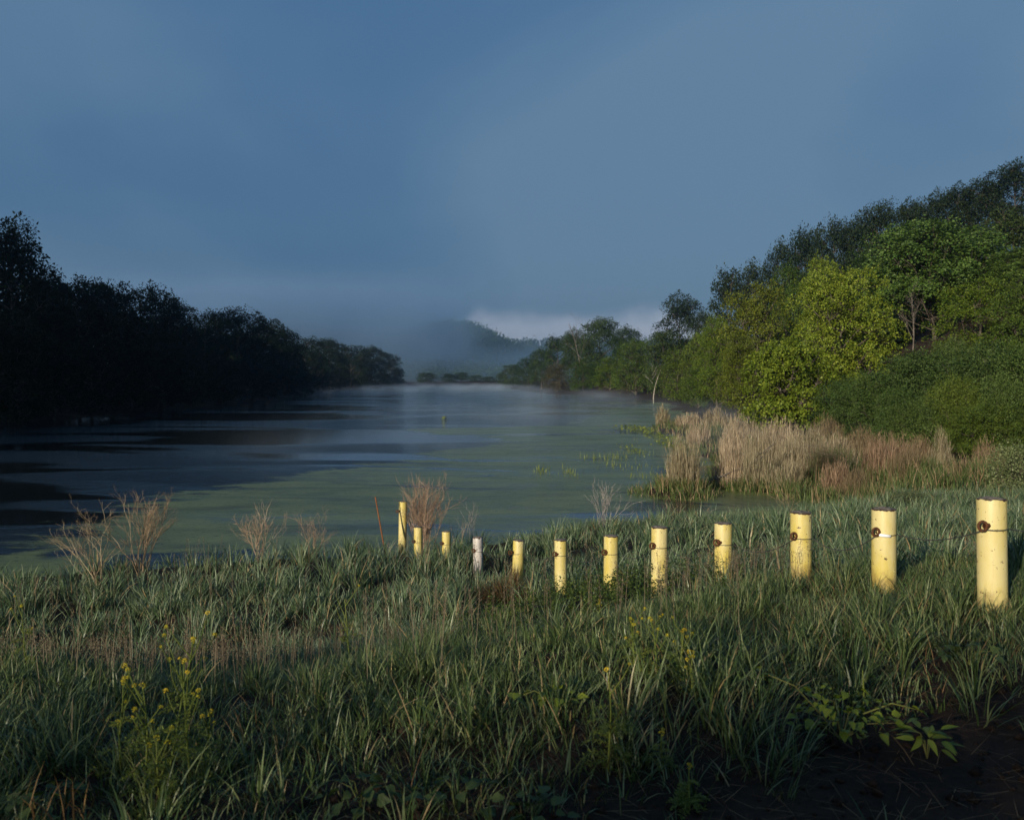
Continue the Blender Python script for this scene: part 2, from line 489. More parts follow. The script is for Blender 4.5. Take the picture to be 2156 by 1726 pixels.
def paint_mat(name, base, pale, rustiness):
    """pipe paint: chalky fading, rust creeping from the cut top, chips and dirt near the ground (object space, origin at ground)"""
    m, N, L, out = mat_new(name)
    tc = N.new('ShaderNodeTexCoord')
    at = N.new('ShaderNodeAttribute'); at.attribute_type = 'OBJECT'; at.attribute_name = 'top'
    sep = N.new('ShaderNodeSeparateXYZ'); L.new(tc.outputs['Object'], sep.inputs[0])
    oi = N.new('ShaderNodeObjectInfo')
    off = N.new('ShaderNodeVectorMath'); off.operation = 'ADD'
    sc = N.new('ShaderNodeMath'); sc.operation = 'MULTIPLY'; sc.inputs[1].default_value = 37.0
    L.new(oi.outputs['Random'], sc.inputs[0]); L.new(tc.outputs['Object'], off.inputs[0]); L.new(sc.outputs[0], off.inputs[1])

    def noise(scale, detail, rough=0.6, zs=1.0):
        mp = N.new('ShaderNodeMapping'); mp.inputs['Scale'].default_value = (1, 1, zs)
        L.new(off.outputs[0], mp.inputs[0])
        n = N.new('ShaderNodeTexNoise'); n.inputs['Scale'].default_value = scale; n.inputs['Detail'].default_value = detail
        n.inputs['Roughness'].default_value = rough
        L.new(mp.outputs[0], n.inputs['Vector']); return n.outputs['Fac']

    def rng(x, a, b):
        n = N.new('ShaderNodeMapRange'); n.interpolation_type = 'SMOOTHSTEP'
        n.inputs['From Min'].default_value = a; n.inputs['From Max'].default_value = b
        L.new(x, n.inputs[0]); return n.outputs[0]

    def mixc(fac, a, b):
        n = N.new('ShaderNodeMix'); n.data_type = 'RGBA'
        L.new(fac, n.inputs[0])
        for i, x in ((6, a), (7, b)):
            if isinstance(x, tuple): n.inputs[i].default_value = (*x, 1)
            else: L.new(x, n.inputs[i])
        return n.outputs[2]
    c = mixc(rng(noise(5, 4, 0.6, 0.5), 0.35, 0.65), base, pale)
    # vertical dirt runs
    runs = rng(noise(30, 3, 0.5, 0.06), 0.60, 0.74)
    rf = N.new('ShaderNodeMath'); rf.operation = 'MULTIPLY'; rf.inputs[1].default_value = 0.5; L.new(runs, rf.inputs[0])
    c = mixc(rf.outputs[0], c, (0.30, 0.24, 0.12))
    chips = rng(noise(34, 5, 0.7), 0.635 - 0.03 * rustiness, 0.655 - 0.03 * rustiness)
    c = mixc(chips, c, (0.055, 0.028, 0.015))
    # mud splashed up from the ground
    mz = N.new('ShaderNodeMath'); mz.operation = 'MULTIPLY_ADD'; mz.inputs[1].default_value = 0.30; L.new(noise(14, 5, 0.7), mz.inputs[0]); mz.inputs[2].default_value = -0.02
    md = N.new('ShaderNodeMath'); md.operation = 'SUBTRACT'; L.new(sep.outputs['Z'], md.inputs[0]); L.new(mz.outputs[0], md.inputs[1])
    mf = N.new('ShaderNodeMath'); mf.operation = 'MULTIPLY'; mf.inputs[1].default_value = 0.55; L.new(rng(md.outputs[0], 0.05, -0.06), mf.inputs[0])
    c = mixc(mf.outputs[0], c, (0.16, 0.105, 0.045))
    # rust at the cut edge
    dt = N.new('ShaderNodeMath'); dt.operation = 'SUBTRACT'; L.new(at.outputs['Fac'], dt.inputs[0]); L.new(sep.outputs['Z'], dt.inputs[1])
    nn = N.new('ShaderNodeMath'); nn.operation = 'MULTIPLY_ADD'; nn.inputs[1].default_value = 0.055; nn.inputs[2].default_value = -0.022
    L.new(noise(16, 4, 0.65, 0.4), nn.inputs[0])
    d2 = N.new('ShaderNodeMath'); d2.operation = 'SUBTRACT'; L.new(dt.outputs[0], d2.inputs[0]); L.new(nn.outputs[0], d2.inputs[1])
    c = mixc(rng(d2.outputs[0], 0.004, 0.000), c, (0.045, 0.022, 0.013))
    p = N.new('ShaderNodeBsdfPrincipled')
    L.new(c, p.inputs['Base Color'])
    p.inputs['Roughness'].default_value = 0.5; p.inputs['Specular IOR Level'].default_value = 0.35
    b = N.new('ShaderNodeBump'); b.inputs['Strength'].default_value = 0.12; b.inputs['Distance'].default_value = 0.004
    L.new(noise(26, 4), b.inputs['Height']); L.new(b.outputs[0], p.inputs['Normal'])
    L.new(p.outputs[0], out.inputs[0])
    return m


M['paint'] = paint_mat('yellow_paint', (0.45, 0.36, 0.085), (0.50, 0.43, 0.20), 0.3)
M['paint_grey'] = paint_mat('weathered_paint', (0.33, 0.31, 0.29), (0.46, 0.43, 0.40), 2.2)

# ------------------------------------------------------------------ terrain
POSTS = [  # px centre, distance, top py, ground py, ring py, lean x
    (2090, 5.5, 1050, 1302, 1103, -0.030), (1861, 6.5, 1070, 1244, 1116, -0.012), (1687, 7.4, 1078, 1222, 1125, -0.006),
    (1523, 8.7, 1101, 1236, 1139, 0.0), (1388, 9.3, 1109, 1250, 1146, 0.0), (1286, 10.4, 1127, 1254, 1160, 0.004),
    (1181, 12.2, 1136, 1262, 1164, -0.006), (1089, 13.4, 1137, 1254, 1161, -0.03), (1007, 15.6, 1130, 1212, 1157, 0.01),
    (940, 17.0, 1118, 1184, 1142, -0.01), (881, 17.8, 1109, 1174, 1138, -0.005), (847, 18.9, 1055, 1158, 1075, -0.012)]
ctrl = [(0, 0, 3.0), (-3, 0, 3.0), (3, 0, 3.05), (0, 3, 3.02), (-3, 3, 3.0), (3, 3, 3.08), (-6, 3, 2.95), (6, 3, 3.1), (0, 5, 3.0),
        (-1.5, 4.6, 2.86), (-3, 4.6, 2.84), (-2, 5.6, 2.62), (-4, 6, 2.52), (-7, 6, 2.52), (-10, 5, 2.75), (-0.6, 6.3, 2.58), (0.7, 6.6, 2.68), (0, -8, 3.0), (-12, -8, 3.0), (12, -8, 3.1),
        (5, 6, 3.1), (5, 8, 2.9), (4, 9.5, 2.5), (6, 12, 2.35), (9, 10, 2.7), (8, 16, 1.9), (12, 20, 1.5), (14, 14, 2.4), (5, 15, 1.95), (3, 13, 1.75),
        (3.5, 19, 1.3), (1.5, 18, 1.2), (6, 22, 1.0), (11, 25, 1.0), (16, 27, 1.0), (20, 22, 1.6), (24, 27, 1.2),
        (-3, 8, 1.75), (-5, 8.3, 1.7), (-8, 8, 1.8), (-2, 9, 1.6), (-0.5, 9, 1.85), (-4, 10.3, 1.15), (-7, 10.3, 1.1), (-11, 10, 1.3), (-1, 11, 1.45), (-4, 12.6, 1.28),
        (-8, 13, 1.15), (-12, 13, 1.1), (-6, 16, 1.05), (-9, 15.5, 1.05), (-3, 17, 1.12), (-13, 15.5, 0.95), (-0.5, 13, 1.38), (-16, 12, 1.1), (-18, 5, 2.6)]
for px, Y, t, g, r, l in POSTS:
    ctrl.append((wx(px, Y), Y, wz(g, Y)))
ctrl = np.array(ctrl)


def tps(r2):
    return np.where(r2 > 1e-9, r2 * np.log(np.maximum(r2, 1e-9)), 0.0)


_d = ((ctrl[:, None, :2] - ctrl[None, :, :2]) ** 2).sum(-1)
_n = len(ctrl)
_A = np.zeros((_n + 3, _n + 3))
_A[:_n, :_n] = tps(_d) + np.eye(_n) * 0.15
_A[:_n, _n] = 1; _A[:_n, _n + 1:] = ctrl[:, :2]
_A[_n, :_n] = 1; _A[_n + 1:, :_n] = ctrl[:, :2].T
_w = np.linalg.solve(_A, np.concatenate([ctrl[:, 2], [0, 0, 0]]))


def near_h(x, y):
    sh = np.shape(x)
    x = np.ravel(np.clip(x, -22, 26)); y = np.ravel(np.clip(y, -12, 32))
    out = np.empty(len(x))
    for i in range(0, len(x), 20000):
        xs, ys = x[i:i + 20000], y[i:i + 20000]
        r2 = (xs[:, None] - ctrl[None, :, 0]) ** 2 + (ys[:, None] - ctrl[None, :, 1]) ** 2
        out[i:i + 20000] = tps(r2) @ _w[:_n] + _w[_n] + _w[_n + 1] * xs + _w[_n + 2] * ys
    return out.reshape(sh)


def edge_y(x):
    return np.interp(x, [-30, -13, -9, -4, -2, 0, 1.5, 5, 8, 11.4, 14, 20, 40], [13, 15.0, 16.2, 17.6, 18.6, 19.9, 22, 23.2, 25, 27.5, 32, 45, 60])


def shore_right(y):
    return np.interp(y, [25, 30, 33, 35, 36.5, 39, 45, 50, 60, 70, 80, 90, 110, 150, 180, 246, 278, 330, 575, 600, 640],
                     [15, 13.5, 12.6, 11.0, 9.0, 8.6, 9.6, 11, 13, 13.2, 12.4, 16, 22, 27, 28.6, 26, 11, 5, -9, -30, -80])


def shore_left(y):
    return np.interp(y, [0, 60, 92, 137, 210, 345, 575, 640], [-60, -54, -51.5, -48.5, -52, -67, -69, -69])


def ground(x, y):
    x = np.asarray(x, float); y = np.asarray(y, float)
    ey = edge_y(x) + (vnoise(x, y, 1.7, 3) - 0.5) * 0.9
    zn = near_h(x, y) + (vnoise(x, y, 0.9, 5) - 0.5) * 0.10 + (vnoise(x, y, 0.27, 6) - 0.5) * 0.05
    f = smooth(-0.2, 2.4, y - ey)
    near = zn * (1 - f) - 0.9 * f
    wob = (vnoise(x, y, 4.0, 9) - 0.5) * 2.0 * np.clip(y / 60, 0.3, 2)
    dr = x - shore_right(y) + wob
    hr = -0.9 + 1.12 * smooth(-2.0, 0.8, dr) + 0.9 * smooth(3, 16, dr) + 25 * smooth(6, 62, dr) * smooth(38, 90, y) * (1 - 0.93 * smooth(210, 330, y))
    hr = np.where(y < 24, -0.9, hr)
    dl = shore_left(y) - x + wob
    hl = -0.9 + 1.2 * smooth(-1.5, 0.8, dl) + (9 + 34 * (1 - smooth(80, 190, y))) * smooth(5, 80, dl)  # left hill raised out of view to keep sun off the left trees
    isl = -0.9 + 1.08 * (1 - smooth(0.8, 2.2, np.hypot(x - 6.35, (y - 35.6) * 0.9)))
    far = -0.9 + 1.4 * smooth(585, 610, y)
    far = far + 52 * np.exp(-((x + 58) / 78) ** 2 - ((y - 930) / 130) ** 2)
    far = far + 50 * np.exp(-((x + 225) / 80) ** 2 - ((y - 880) / 140) ** 2) + 54 * np.exp(-((y - 1500) / 220) ** 2) * smooth(560, 800, y)
    far = np.where(y < 560, -0.9, far)
    z = np.maximum.reduce([near, hr, hl, isl, far])
    return z


def gz(x, y):
    return float(ground(np.array([x]), np.array([y]))[0])


def axis(spans):
    a = []
    for lo, hi, st in spans:
        a += list(np.arange(lo, hi, st))
    return np.array(a + [spans[-1][1]])


XS = axis([(-1800, -400, 140), (-400, -120, 14), (-120, -20, 3), (-20, -10, 0.6), (-10, 14, 0.22), (14, 40, 0.8), (40, 120, 3), (120, 400, 14), (400, 1800, 140)])
YS = axis([(-400, -40, 40), (-40, -6, 4), (-6, 2, 0.6), (2, 8, 0.14), (8, 34, 0.25), (34, 90, 1.0), (90, 300, 4), (300, 1200, 12), (1200, 4000, 200)])
gx, gy = np.meshgrid(XS, YS)
zz = ground(gx, gy)
nx, ny = len(XS), len(YS)
idx = np.arange(nx * ny).reshape(ny, nx)
q = np.stack([idx[:-1, :-1], idx[:-1, 1:], idx[1:, 1:], idx[1:, :-1]], -1).reshape(-1, 4)
mb = MB(); mb.add(np.stack([gx, gy, zz], -1).reshape(-1, 3), q)
mb.build('ground', M['soil'], smooth_shade=True, kind='structure')

mb = MB()
wxs = np.linspace(-300, 200, 26); wys = np.linspace(11, 700, 40)
ax, ay = np.meshgrid(wxs, wys)
ii = np.arange(26 * 40).reshape(40, 26)
mb.add(np.stack([ax, ay, ax * 0], -1).reshape(-1, 3), np.stack([ii[:-1, :-1], ii[:-1, 1:], ii[1:, 1:], ii[1:, :-1]], -1).reshape(-1, 4))
mb.build('water', water_mat(), kind='structure')


# ------------------------------------------------------------------ trees
def make_tree_meshes(name, seed, H, W, bole, nl, ncl, per, leaf, aspect=0.6, spread=0.55, flat=0.4, droop=0.25, low=0.0, trunk_r=0.22, shell=0.3, up=0.7, jitter=0.45, spray=1.25, lsz=(0.13, 0.23)):
    """crown of leaf clusters over lobes + trunk with limbs.  bole = height where foliage begins, low = how far lobes fill the bottom"""
    r = np.random.RandomState(seed)
    lobes = []
    zc = bole + (H - bole) * 0.5
    hz = (H - bole) / 2
    lobes.append((0, 0, zc + hz * 0.05, W * 0.26, W * 0.26, hz * 0.68))
    nl = int(nl * 1.7)
    for k in range(nl):
        a = 2 * math.pi * (k * 0.618 + r.uniform(-0.08, 0.08))
        f = (k + 0.5) / nl
        z = bole + (H - bole) * (0.14 + 0.72 * f) if low == 0 else bole + (H - bole) * (0.05 + 0.82 * f)
        env = math.sqrt(max(0.05, 1 - ((z - (bole + (H - bole) * 0.42)) / ((H - bole) * 0.62)) ** 2))
        rad = W * 0.5 * env
        lr = W * r.uniform(*lsz)
        rr = max(0.0, rad - lr) * r.uniform(0.8, 1.1)
        lobes.append((rr * math.cos(a), rr * math.sin(a), z, lr, lr, lr * r.uniform(0.6, 0.85)))
    lobes.append((W * r.uniform(-0.08, 0.08), W * r.uniform(-0.08, 0.08), H - W * 0.12, W * 0.13, W * 0.13, W * 0.12))
    lb = np.array(lobes)
    pw = (lb[:, 3] * lb[:, 4] + lb[:, 3] * lb[:, 5]); pw /= pw.sum()
    li = r.choice(len(lb), ncl, p=pw)
    d = unit(r.normal(0, 1, (ncl, 3)) + np.array([0, 0, 0.35]))
    d[:, 2] = np.where(d[:, 2] < -0.15, -d[:, 2] * 0.8, d[:, 2]); d = unit(d)
    rf = 1 - shell * r.rand(ncl) ** 1.5 + r.normal(0, 0.11, ncl)
    cen = lb[li, :3] + d * lb[li, 3:] * rf[:, None]
    cen[:, 2] = np.maximum(cen[:, 2], 0.25 + bole * 0.6)
    outw = unit(cen - np.array([0, 0, zc * 0.8]))
    axis_ = unit(outw * 0.35 + d * 0.85 + np.array([0, 0, up * 0.6]) + r.normal(0, 0.25, (ncl, 3)))
    n = ncl * per
    ci = np.repeat(np.arange(ncl), per)
    sz = r.uniform(0.6, 1.35, ncl) * spread
    o = r.normal(0, 1, (n, 3))
    o = o / np.maximum(1, np.linalg.norm(o, axis=1, keepdims=True) / 1.9)
    ax_ = axis_[ci]
    o = o - ax_ * (o * ax_).sum(1, keepdims=True) * (1 - flat)
    rr = np.linalg.norm(o, axis=1)
    u_ = r.uniform(-0.7, 1.0, n)
    p = cen[ci] + o * (sz[ci] * (1 - 0.65 * np.maximum(u_, 0)))[:, None] + unit(outw + d * 0.6 + r.normal(0, 0.3, (ncl, 3)))[ci] * (u_ * sz[ci] * spray)[:, None]
    p[:, 2] -= droop * rr ** 2 * sz[ci]
    p[:, 2] = np.maximum(p[:, 2], 0.08)
    td = unit(o + outw[ci] * 0.5 + r.normal(0, 0.5, (n, 3)) - np.array([0, 0, droop]))
    nr = unit(ax_ + r.normal(0, jitter, (n, 3)))
    L_ = leaf * r.uniform(0.65, 1.3, n)
    mb = MB()
    leaf_quads(mb, p, td, nr, L_, L_ * aspect, 0.1)
    crown = mb.mesh(name + '_crown', M['green'])
    tb = MB()
    hgt = H * 0.82
    zs = np.linspace(-0.4, hgt, 7)
    wob = np.cumsum(r.normal(0, W * 0.012, (7, 2)), axis=0)
    tp = np.column_stack([wob[:, 0], wob[:, 1], zs])
    tube(tb, tp, trunk_r * (1 - 0.85 * np.linspace(0, 1, 7)) * np.array([1.35, 1, 1, 1, 1, 1, 1]), 7)
    for k in range(1, len(lb)):
        c = lb[k, :3]
        z0 = max(0.4, min(hgt * 0.9, c[2] - np.hypot(c[0], c[1]) * 0.8))
        b = np.array([np.interp(z0, zs, tp[:, 0]), np.interp(z0, zs, tp[:, 1]), z0])
        mid = b * 0.5 + c * 0.5 + np.array([0, 0, -0.05 * H * r.rand()]) + r.normal(0, 0.02 * W, 3)
        tube(tb, [b, mid, c], [trunk_r * 0.45, trunk_r * 0.3, trunk_r * 0.14], 5)
        own = np.where(li == k)[0]
        for j in own[:6]:
            m2 = mid * 0.3 + c * 0.7
            e = cen[j]
            tube(tb, [m2, (m2 + e) / 2 + r.normal(0, 0.02 * W, 3), e], [trunk_r * 0.16, trunk_r * 0.1, trunk_r * 0.03], 4)
    trunk = tb.mesh(name + '_trunk', M['bark'], True)
    return dict(crown=crown, trunk=trunk, H=H, W=W)


T = {
    'oak_a': make_tree_meshes('oak_a', 11, 16, 12.0, 2.0, 11, 400, 36, 0.32, spread=0.72, spray=0.9),
    'oak_b': make_tree_meshes('oak_b', 12, 16, 10.5, 1.5, 12, 380, 36, 0.31, spread=0.68, spray=0.9),
    'tall': make_tree_meshes('tall', 13, 18, 9.5, 4.0, 12, 360, 34, 0.30, spread=0.64, shell=0.2, spray=0.9),
    'sparse': make_tree_meshes('sparse', 14, 15, 9.0, 5.0, 9, 210, 26, 0.36, spread=0.55, shell=0.5),
    'bank_a': make_tree_meshes('bank_a', 15, 13, 10.5, 0.2, 14, 340, 36, 0.29, spread=0.58, spray=1.0, low=1),
    'bank_b': make_tree_meshes('bank_b', 16, 13, 9.0, 0.2, 15, 320, 36, 0.28, spread=0.55, spray=1.0, low=1),
    'bank_c': make_tree_meshes('bank_c', 17, 13, 12.0, 0.2, 16, 360, 36, 0.28, spread=0.58, spray=1.0, low=1, up=0.9),
    'locust': make_tree_meshes('locust', 18, 12, 9.0, 1.0, 13, 460, 40, 0.20, spread=0.40, low=1, flat=0.3),
    'locust_b': make_tree_meshes('locust_b', 28, 12, 9.5, 0.6, 15, 480, 40, 0.20, spread=0.40, low=1, flat=0.35),
    'maple': make_tree_meshes('maple', 19, 13, 11.5, 1.6, 17, 820, 44, 0.165, aspect=0.9, spread=0.33, flat=0.3, droop=0.35, low=1, up=0.55),
    'maple_small': make_tree_meshes('maple_small', 20, 6.5, 6.2, 0.3, 12, 400, 42, 0.15, aspect=0.9, spread=0.27, flat=0.3, droop=0.35, low=1),
    'catalpa': make_tree_meshes('catalpa', 21, 18, 15.5, 3.0, 20, 1200, 30, 0.30, aspect=0.7, spread=0.5, flat=0.22, droop=0.5, up=1.1, jitter=0.35),
    'willow_a': make_tree_meshes('willow_a', 22, 6.0, 8.0, 0.1, 11, 620, 46, 0.15, aspect=0.45, spread=0.27, flat=0.5, low=1, trunk_r=0.1, lsz=(0.13, 0.26), shell=0.22, spray=2.3),
    'willow_b': make_tree_meshes('willow_b', 23, 6.0, 7.0, 0.1, 9, 560, 46, 0.15, aspect=0.45, spread=0.27, flat=0.5, low=1, trunk_r=0.1, lsz=(0.15, 0.28), shell=0.22, spray=2.3),
}


def plant_tree(kind, px, Y, top, wpx, mat, label, cat='tree', group=None, name='tree', rz=None, x=None, base=None):
    t = T[kind]
    X = wx(px, Y) if x is None else x
    z0 = gz(X, Y) if base is None else base
    H = wz(top, Y) - z0
    W = wpx * Y / FPX
    o = thing(name, (X, Y, z0 - 0.05), label, cat, group, R.uniform(0, 6.28) if rz is None else rz)
    sxy = W / t['W']; sz = H / t['H']
    o.scale = (sxy, sxy, sz)
    link('trunk', t['trunk'], o, mat=M['bark'])
    link('crown', t['crown'], o, mat=M[mat])
    return o


LG = 'trees of the unlit left bank'
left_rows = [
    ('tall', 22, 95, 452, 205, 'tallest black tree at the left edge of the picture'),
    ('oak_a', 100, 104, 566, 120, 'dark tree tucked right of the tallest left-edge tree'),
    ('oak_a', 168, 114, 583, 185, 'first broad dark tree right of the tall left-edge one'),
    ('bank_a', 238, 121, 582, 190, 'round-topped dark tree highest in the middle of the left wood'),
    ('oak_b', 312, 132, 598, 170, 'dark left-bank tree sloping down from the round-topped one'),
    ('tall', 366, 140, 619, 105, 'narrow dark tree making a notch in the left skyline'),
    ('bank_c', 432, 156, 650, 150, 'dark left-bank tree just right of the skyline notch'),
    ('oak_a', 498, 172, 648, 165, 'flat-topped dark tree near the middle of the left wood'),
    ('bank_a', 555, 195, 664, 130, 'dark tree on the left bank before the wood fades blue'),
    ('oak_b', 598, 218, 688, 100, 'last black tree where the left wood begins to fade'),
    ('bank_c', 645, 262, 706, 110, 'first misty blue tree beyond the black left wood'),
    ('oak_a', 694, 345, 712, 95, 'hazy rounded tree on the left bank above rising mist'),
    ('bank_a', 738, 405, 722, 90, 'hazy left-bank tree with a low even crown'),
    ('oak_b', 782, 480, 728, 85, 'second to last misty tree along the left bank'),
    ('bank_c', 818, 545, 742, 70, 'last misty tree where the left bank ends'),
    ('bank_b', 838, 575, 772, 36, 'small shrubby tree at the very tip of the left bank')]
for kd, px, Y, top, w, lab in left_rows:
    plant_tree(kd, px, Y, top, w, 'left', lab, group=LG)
# lower growth that closes the wood's foot at the water
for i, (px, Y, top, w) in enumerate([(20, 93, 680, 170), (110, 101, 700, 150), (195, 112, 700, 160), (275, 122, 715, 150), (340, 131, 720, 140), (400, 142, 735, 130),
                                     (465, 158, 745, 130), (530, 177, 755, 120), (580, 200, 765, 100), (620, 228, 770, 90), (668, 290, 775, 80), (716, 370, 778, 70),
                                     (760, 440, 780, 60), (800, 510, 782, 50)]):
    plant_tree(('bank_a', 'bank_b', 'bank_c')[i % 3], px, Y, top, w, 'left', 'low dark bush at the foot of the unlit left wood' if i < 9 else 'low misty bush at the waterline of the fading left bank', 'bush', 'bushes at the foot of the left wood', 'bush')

right_rows = [
    ('bank_b', 1056, 565, 783, 30, 'deep', 'farthest small tree at the tip of the right bank'),
    ('bank_a', 1080, 480, 765, 55, 'deep', 'small dark tree second from the tip of the right bank'),
    ('bank_c', 1112, 410, 750, 65, 'deep', 'dark rounded tree low at the far end of right bank'),
    ('oak_b', 1140, 345, 732, 62, 'deep', 'dark tree stepping up toward the bare snag'),
    ('bank_c', 1172, 288, 764, 68, 'brownish', 'rusty brownish low tree overhanging the far right water'),
    ('sparse', 1180, 312, 706, 80, 'deep', 'thin-crowned dark tree just left of the bare snag'),
    ('tall', 1212, 305, 690, 70, 'deep', 'dark tree directly behind the bare snag'),
    ('oak_a', 1262, 292, 668, 120, 'deep', 'big flat-topped dark tree right of the bare snag'),
    ('bank_b', 1228, 276, 758, 72, 'green', 'small light green tree low beneath the bare snag'),
    ('bank_a', 1284, 264, 748, 80, 'lime', 'yellow-green low tree leaning over far right water'),
    ('oak_b', 1322, 262, 686, 85, 'deep', 'dark tree filling the dip right of the flat-topped one'),
    ('bank_c', 1338, 232, 712, 110, 'green', 'wide mid green tree left of the pale leaning trunk'),
    ('bank_a', 1398, 206, 690, 105, 'deep', 'deep green tree behind the pale leaning trunk'),
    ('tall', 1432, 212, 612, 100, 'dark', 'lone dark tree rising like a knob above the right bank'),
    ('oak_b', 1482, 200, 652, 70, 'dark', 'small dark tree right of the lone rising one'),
    ('bank_b', 1428, 176, 728, 95, 'green', 'green tree over the pale trunk by the reeds'),
    ('bank_c', 1486, 150, 690, 120, 'green', 'mid green tree left of the olive trees'),
    ('locust', 1508, 128, 664, 95, 'lime', 'light green feathery tree left of the olive one'),
    ('bank_a', 1470, 132, 768, 90, 'green', 'low green tree above the farthest reeds'),
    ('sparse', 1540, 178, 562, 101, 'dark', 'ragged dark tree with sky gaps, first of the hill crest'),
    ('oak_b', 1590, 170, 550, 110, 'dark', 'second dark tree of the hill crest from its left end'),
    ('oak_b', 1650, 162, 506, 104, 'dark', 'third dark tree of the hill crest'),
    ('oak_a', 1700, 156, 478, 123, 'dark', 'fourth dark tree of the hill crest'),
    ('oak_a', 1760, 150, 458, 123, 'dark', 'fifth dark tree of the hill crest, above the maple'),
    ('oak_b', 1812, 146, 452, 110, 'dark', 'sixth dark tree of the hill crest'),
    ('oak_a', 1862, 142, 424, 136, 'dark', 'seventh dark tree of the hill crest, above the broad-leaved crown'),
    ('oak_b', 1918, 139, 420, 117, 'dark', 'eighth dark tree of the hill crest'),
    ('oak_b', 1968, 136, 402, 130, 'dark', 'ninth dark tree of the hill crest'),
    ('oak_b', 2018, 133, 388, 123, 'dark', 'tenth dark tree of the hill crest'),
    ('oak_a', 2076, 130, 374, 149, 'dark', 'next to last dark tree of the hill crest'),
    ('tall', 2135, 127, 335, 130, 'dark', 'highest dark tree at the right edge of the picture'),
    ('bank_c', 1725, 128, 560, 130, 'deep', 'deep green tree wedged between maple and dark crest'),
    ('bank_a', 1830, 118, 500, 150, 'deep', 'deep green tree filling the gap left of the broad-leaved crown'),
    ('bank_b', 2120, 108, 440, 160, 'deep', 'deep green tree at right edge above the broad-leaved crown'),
    ('locust', 1660, 112, 556, 95, 'green', 'mid green feathery tree peeping out left above the maple'),
    ('locust_b', 1590, 98, 598, 175, 'olive', 'olive-green tree left of the bright maple'),
    ('locust', 1560, 86, 700, 120, 'olive', 'lower olive-green tree leaning over the reeds'),
    ('locust', 1728, 92, 540, 110, 'lime', 'light green treetop rising behind the bright maple'),
    ('maple', 1770, 72, 560, 250, 'maple', 'bright yellow-green maple lit by the sun on the right bank'),
    ('maple_small', 1655, 64, 712, 205, 'maple', 'small yellow-green tree drooping onto the reeds below the maple'),
    ('catalpa', 1970, 92, 456, 330, 'catalpa', 'large domed tree with layered broad green leaves'),
    ('catalpa', 2165, 84, 520, 170, 'catalpa', 'broad-leaved green tree cut by the right edge'),
    ('locust_b', 2060, 70, 588, 210, 'lime', 'yellowish green tree under the large domed tree'),
    ('locust', 2165, 64, 560, 180, 'green', 'green feathery tree at right edge above the willows')]
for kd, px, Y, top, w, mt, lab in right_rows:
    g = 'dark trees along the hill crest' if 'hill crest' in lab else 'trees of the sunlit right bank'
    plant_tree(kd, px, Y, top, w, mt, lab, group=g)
for kd, px, Y, top, w, lab in [
        ('willow_a', 1850, 55, 782, 190, 'dense grey-green willow bush right beneath the maple'),
        ('willow_b', 1948, 51, 742, 230, 'broad dense willow bush in the middle of the willow thicket'),
        ('willow_a', 2062, 47, 722, 250, 'tallest willow bush overhanging the brown reeds'),
        ('willow_b', 2160, 44, 728, 190, 'willow bush cut by the right edge of the picture'),
        ('willow_b', 1775, 60, 800, 130, 'small willow bush between maple trunk and reeds'),
        ('willow_a', 1955, 45, 838, 170, 'low willow bush hanging over the tied reed sheaf'),
        ('willow_b', 2085, 41, 850, 180, 'low dark willow bush at the right, above the brown stalks'),
        ('willow_b', 1885, 47, 820, 105, 'small willow mound in front, left of the conical sheaf'),
        ('willow_a', 2015, 44, 792, 125, 'rounded willow mound in front of the tallest bush'),
        ('willow_b', 2118, 41, 800, 120, 'rounded willow mound near the right edge'),
        ('willow_a', 1915, 57, 752, 110, 'willow mound behind, below the grey leafless tree'),
        ('willow_b', 2010, 55, 716, 120, 'willow mound at the back below the yellowish green tree')]:
    plant_tree(kd, px, Y, top, w, ('willow', 'green', 'willow', 'willow_dark')[len(lab) % 4], lab, 'bush', 'willow bushes on the right bank', 'willow_bush')
# small trees beyond the river's far end
for kd, px, Y, top, w, lab in [
        ('bank_a', 898, 640, 783, 48, 'rounded misty tree alone at the far end of the river'),
        ('bank_b', 946, 630, 785, 38, 'misty tree second from left at the river end'),
        ('oak_b', 972, 635, 783, 36, 'tallest of the misty trees in the middle of the river end'),
        ('bank_c', 1002, 625, 789, 40, 'misty low tree third from left at the river end'),
        ('bank_a', 1030, 620, 792, 34, 'misty low tree beside the tip of the right bank')]:
    plant_tree(kd, px, Y, top, w, 'deep', lab, group='misty trees at the river end')
# unseen shrubs added behind the photographer to shade the nearest ground
for k in range(7):
    X = -13.5 + k * 2.6 + R.uniform(-0.4, 0.4); Y = -8.6 + k * 0.55 + R.uniform(-0.5, 0.5)
    t = T[('willow_a', 'willow_b')[k % 2]]
    o = thing('shade_shrub', (X, Y, gz(X, Y)), 'unseen leafy shrub added behind the photographer for shade', 'shrub', 'shade shrubs added behind the camera', R.uniform(0, 6))
    s = R.uniform(0.40, 0.46)
    o.scale = (s, s, R.uniform(0.45, 0.51))
    link('trunk', t['trunk'], o, mat=M['bark']); link('crown', t['crown'], o, mat=M['willow'])


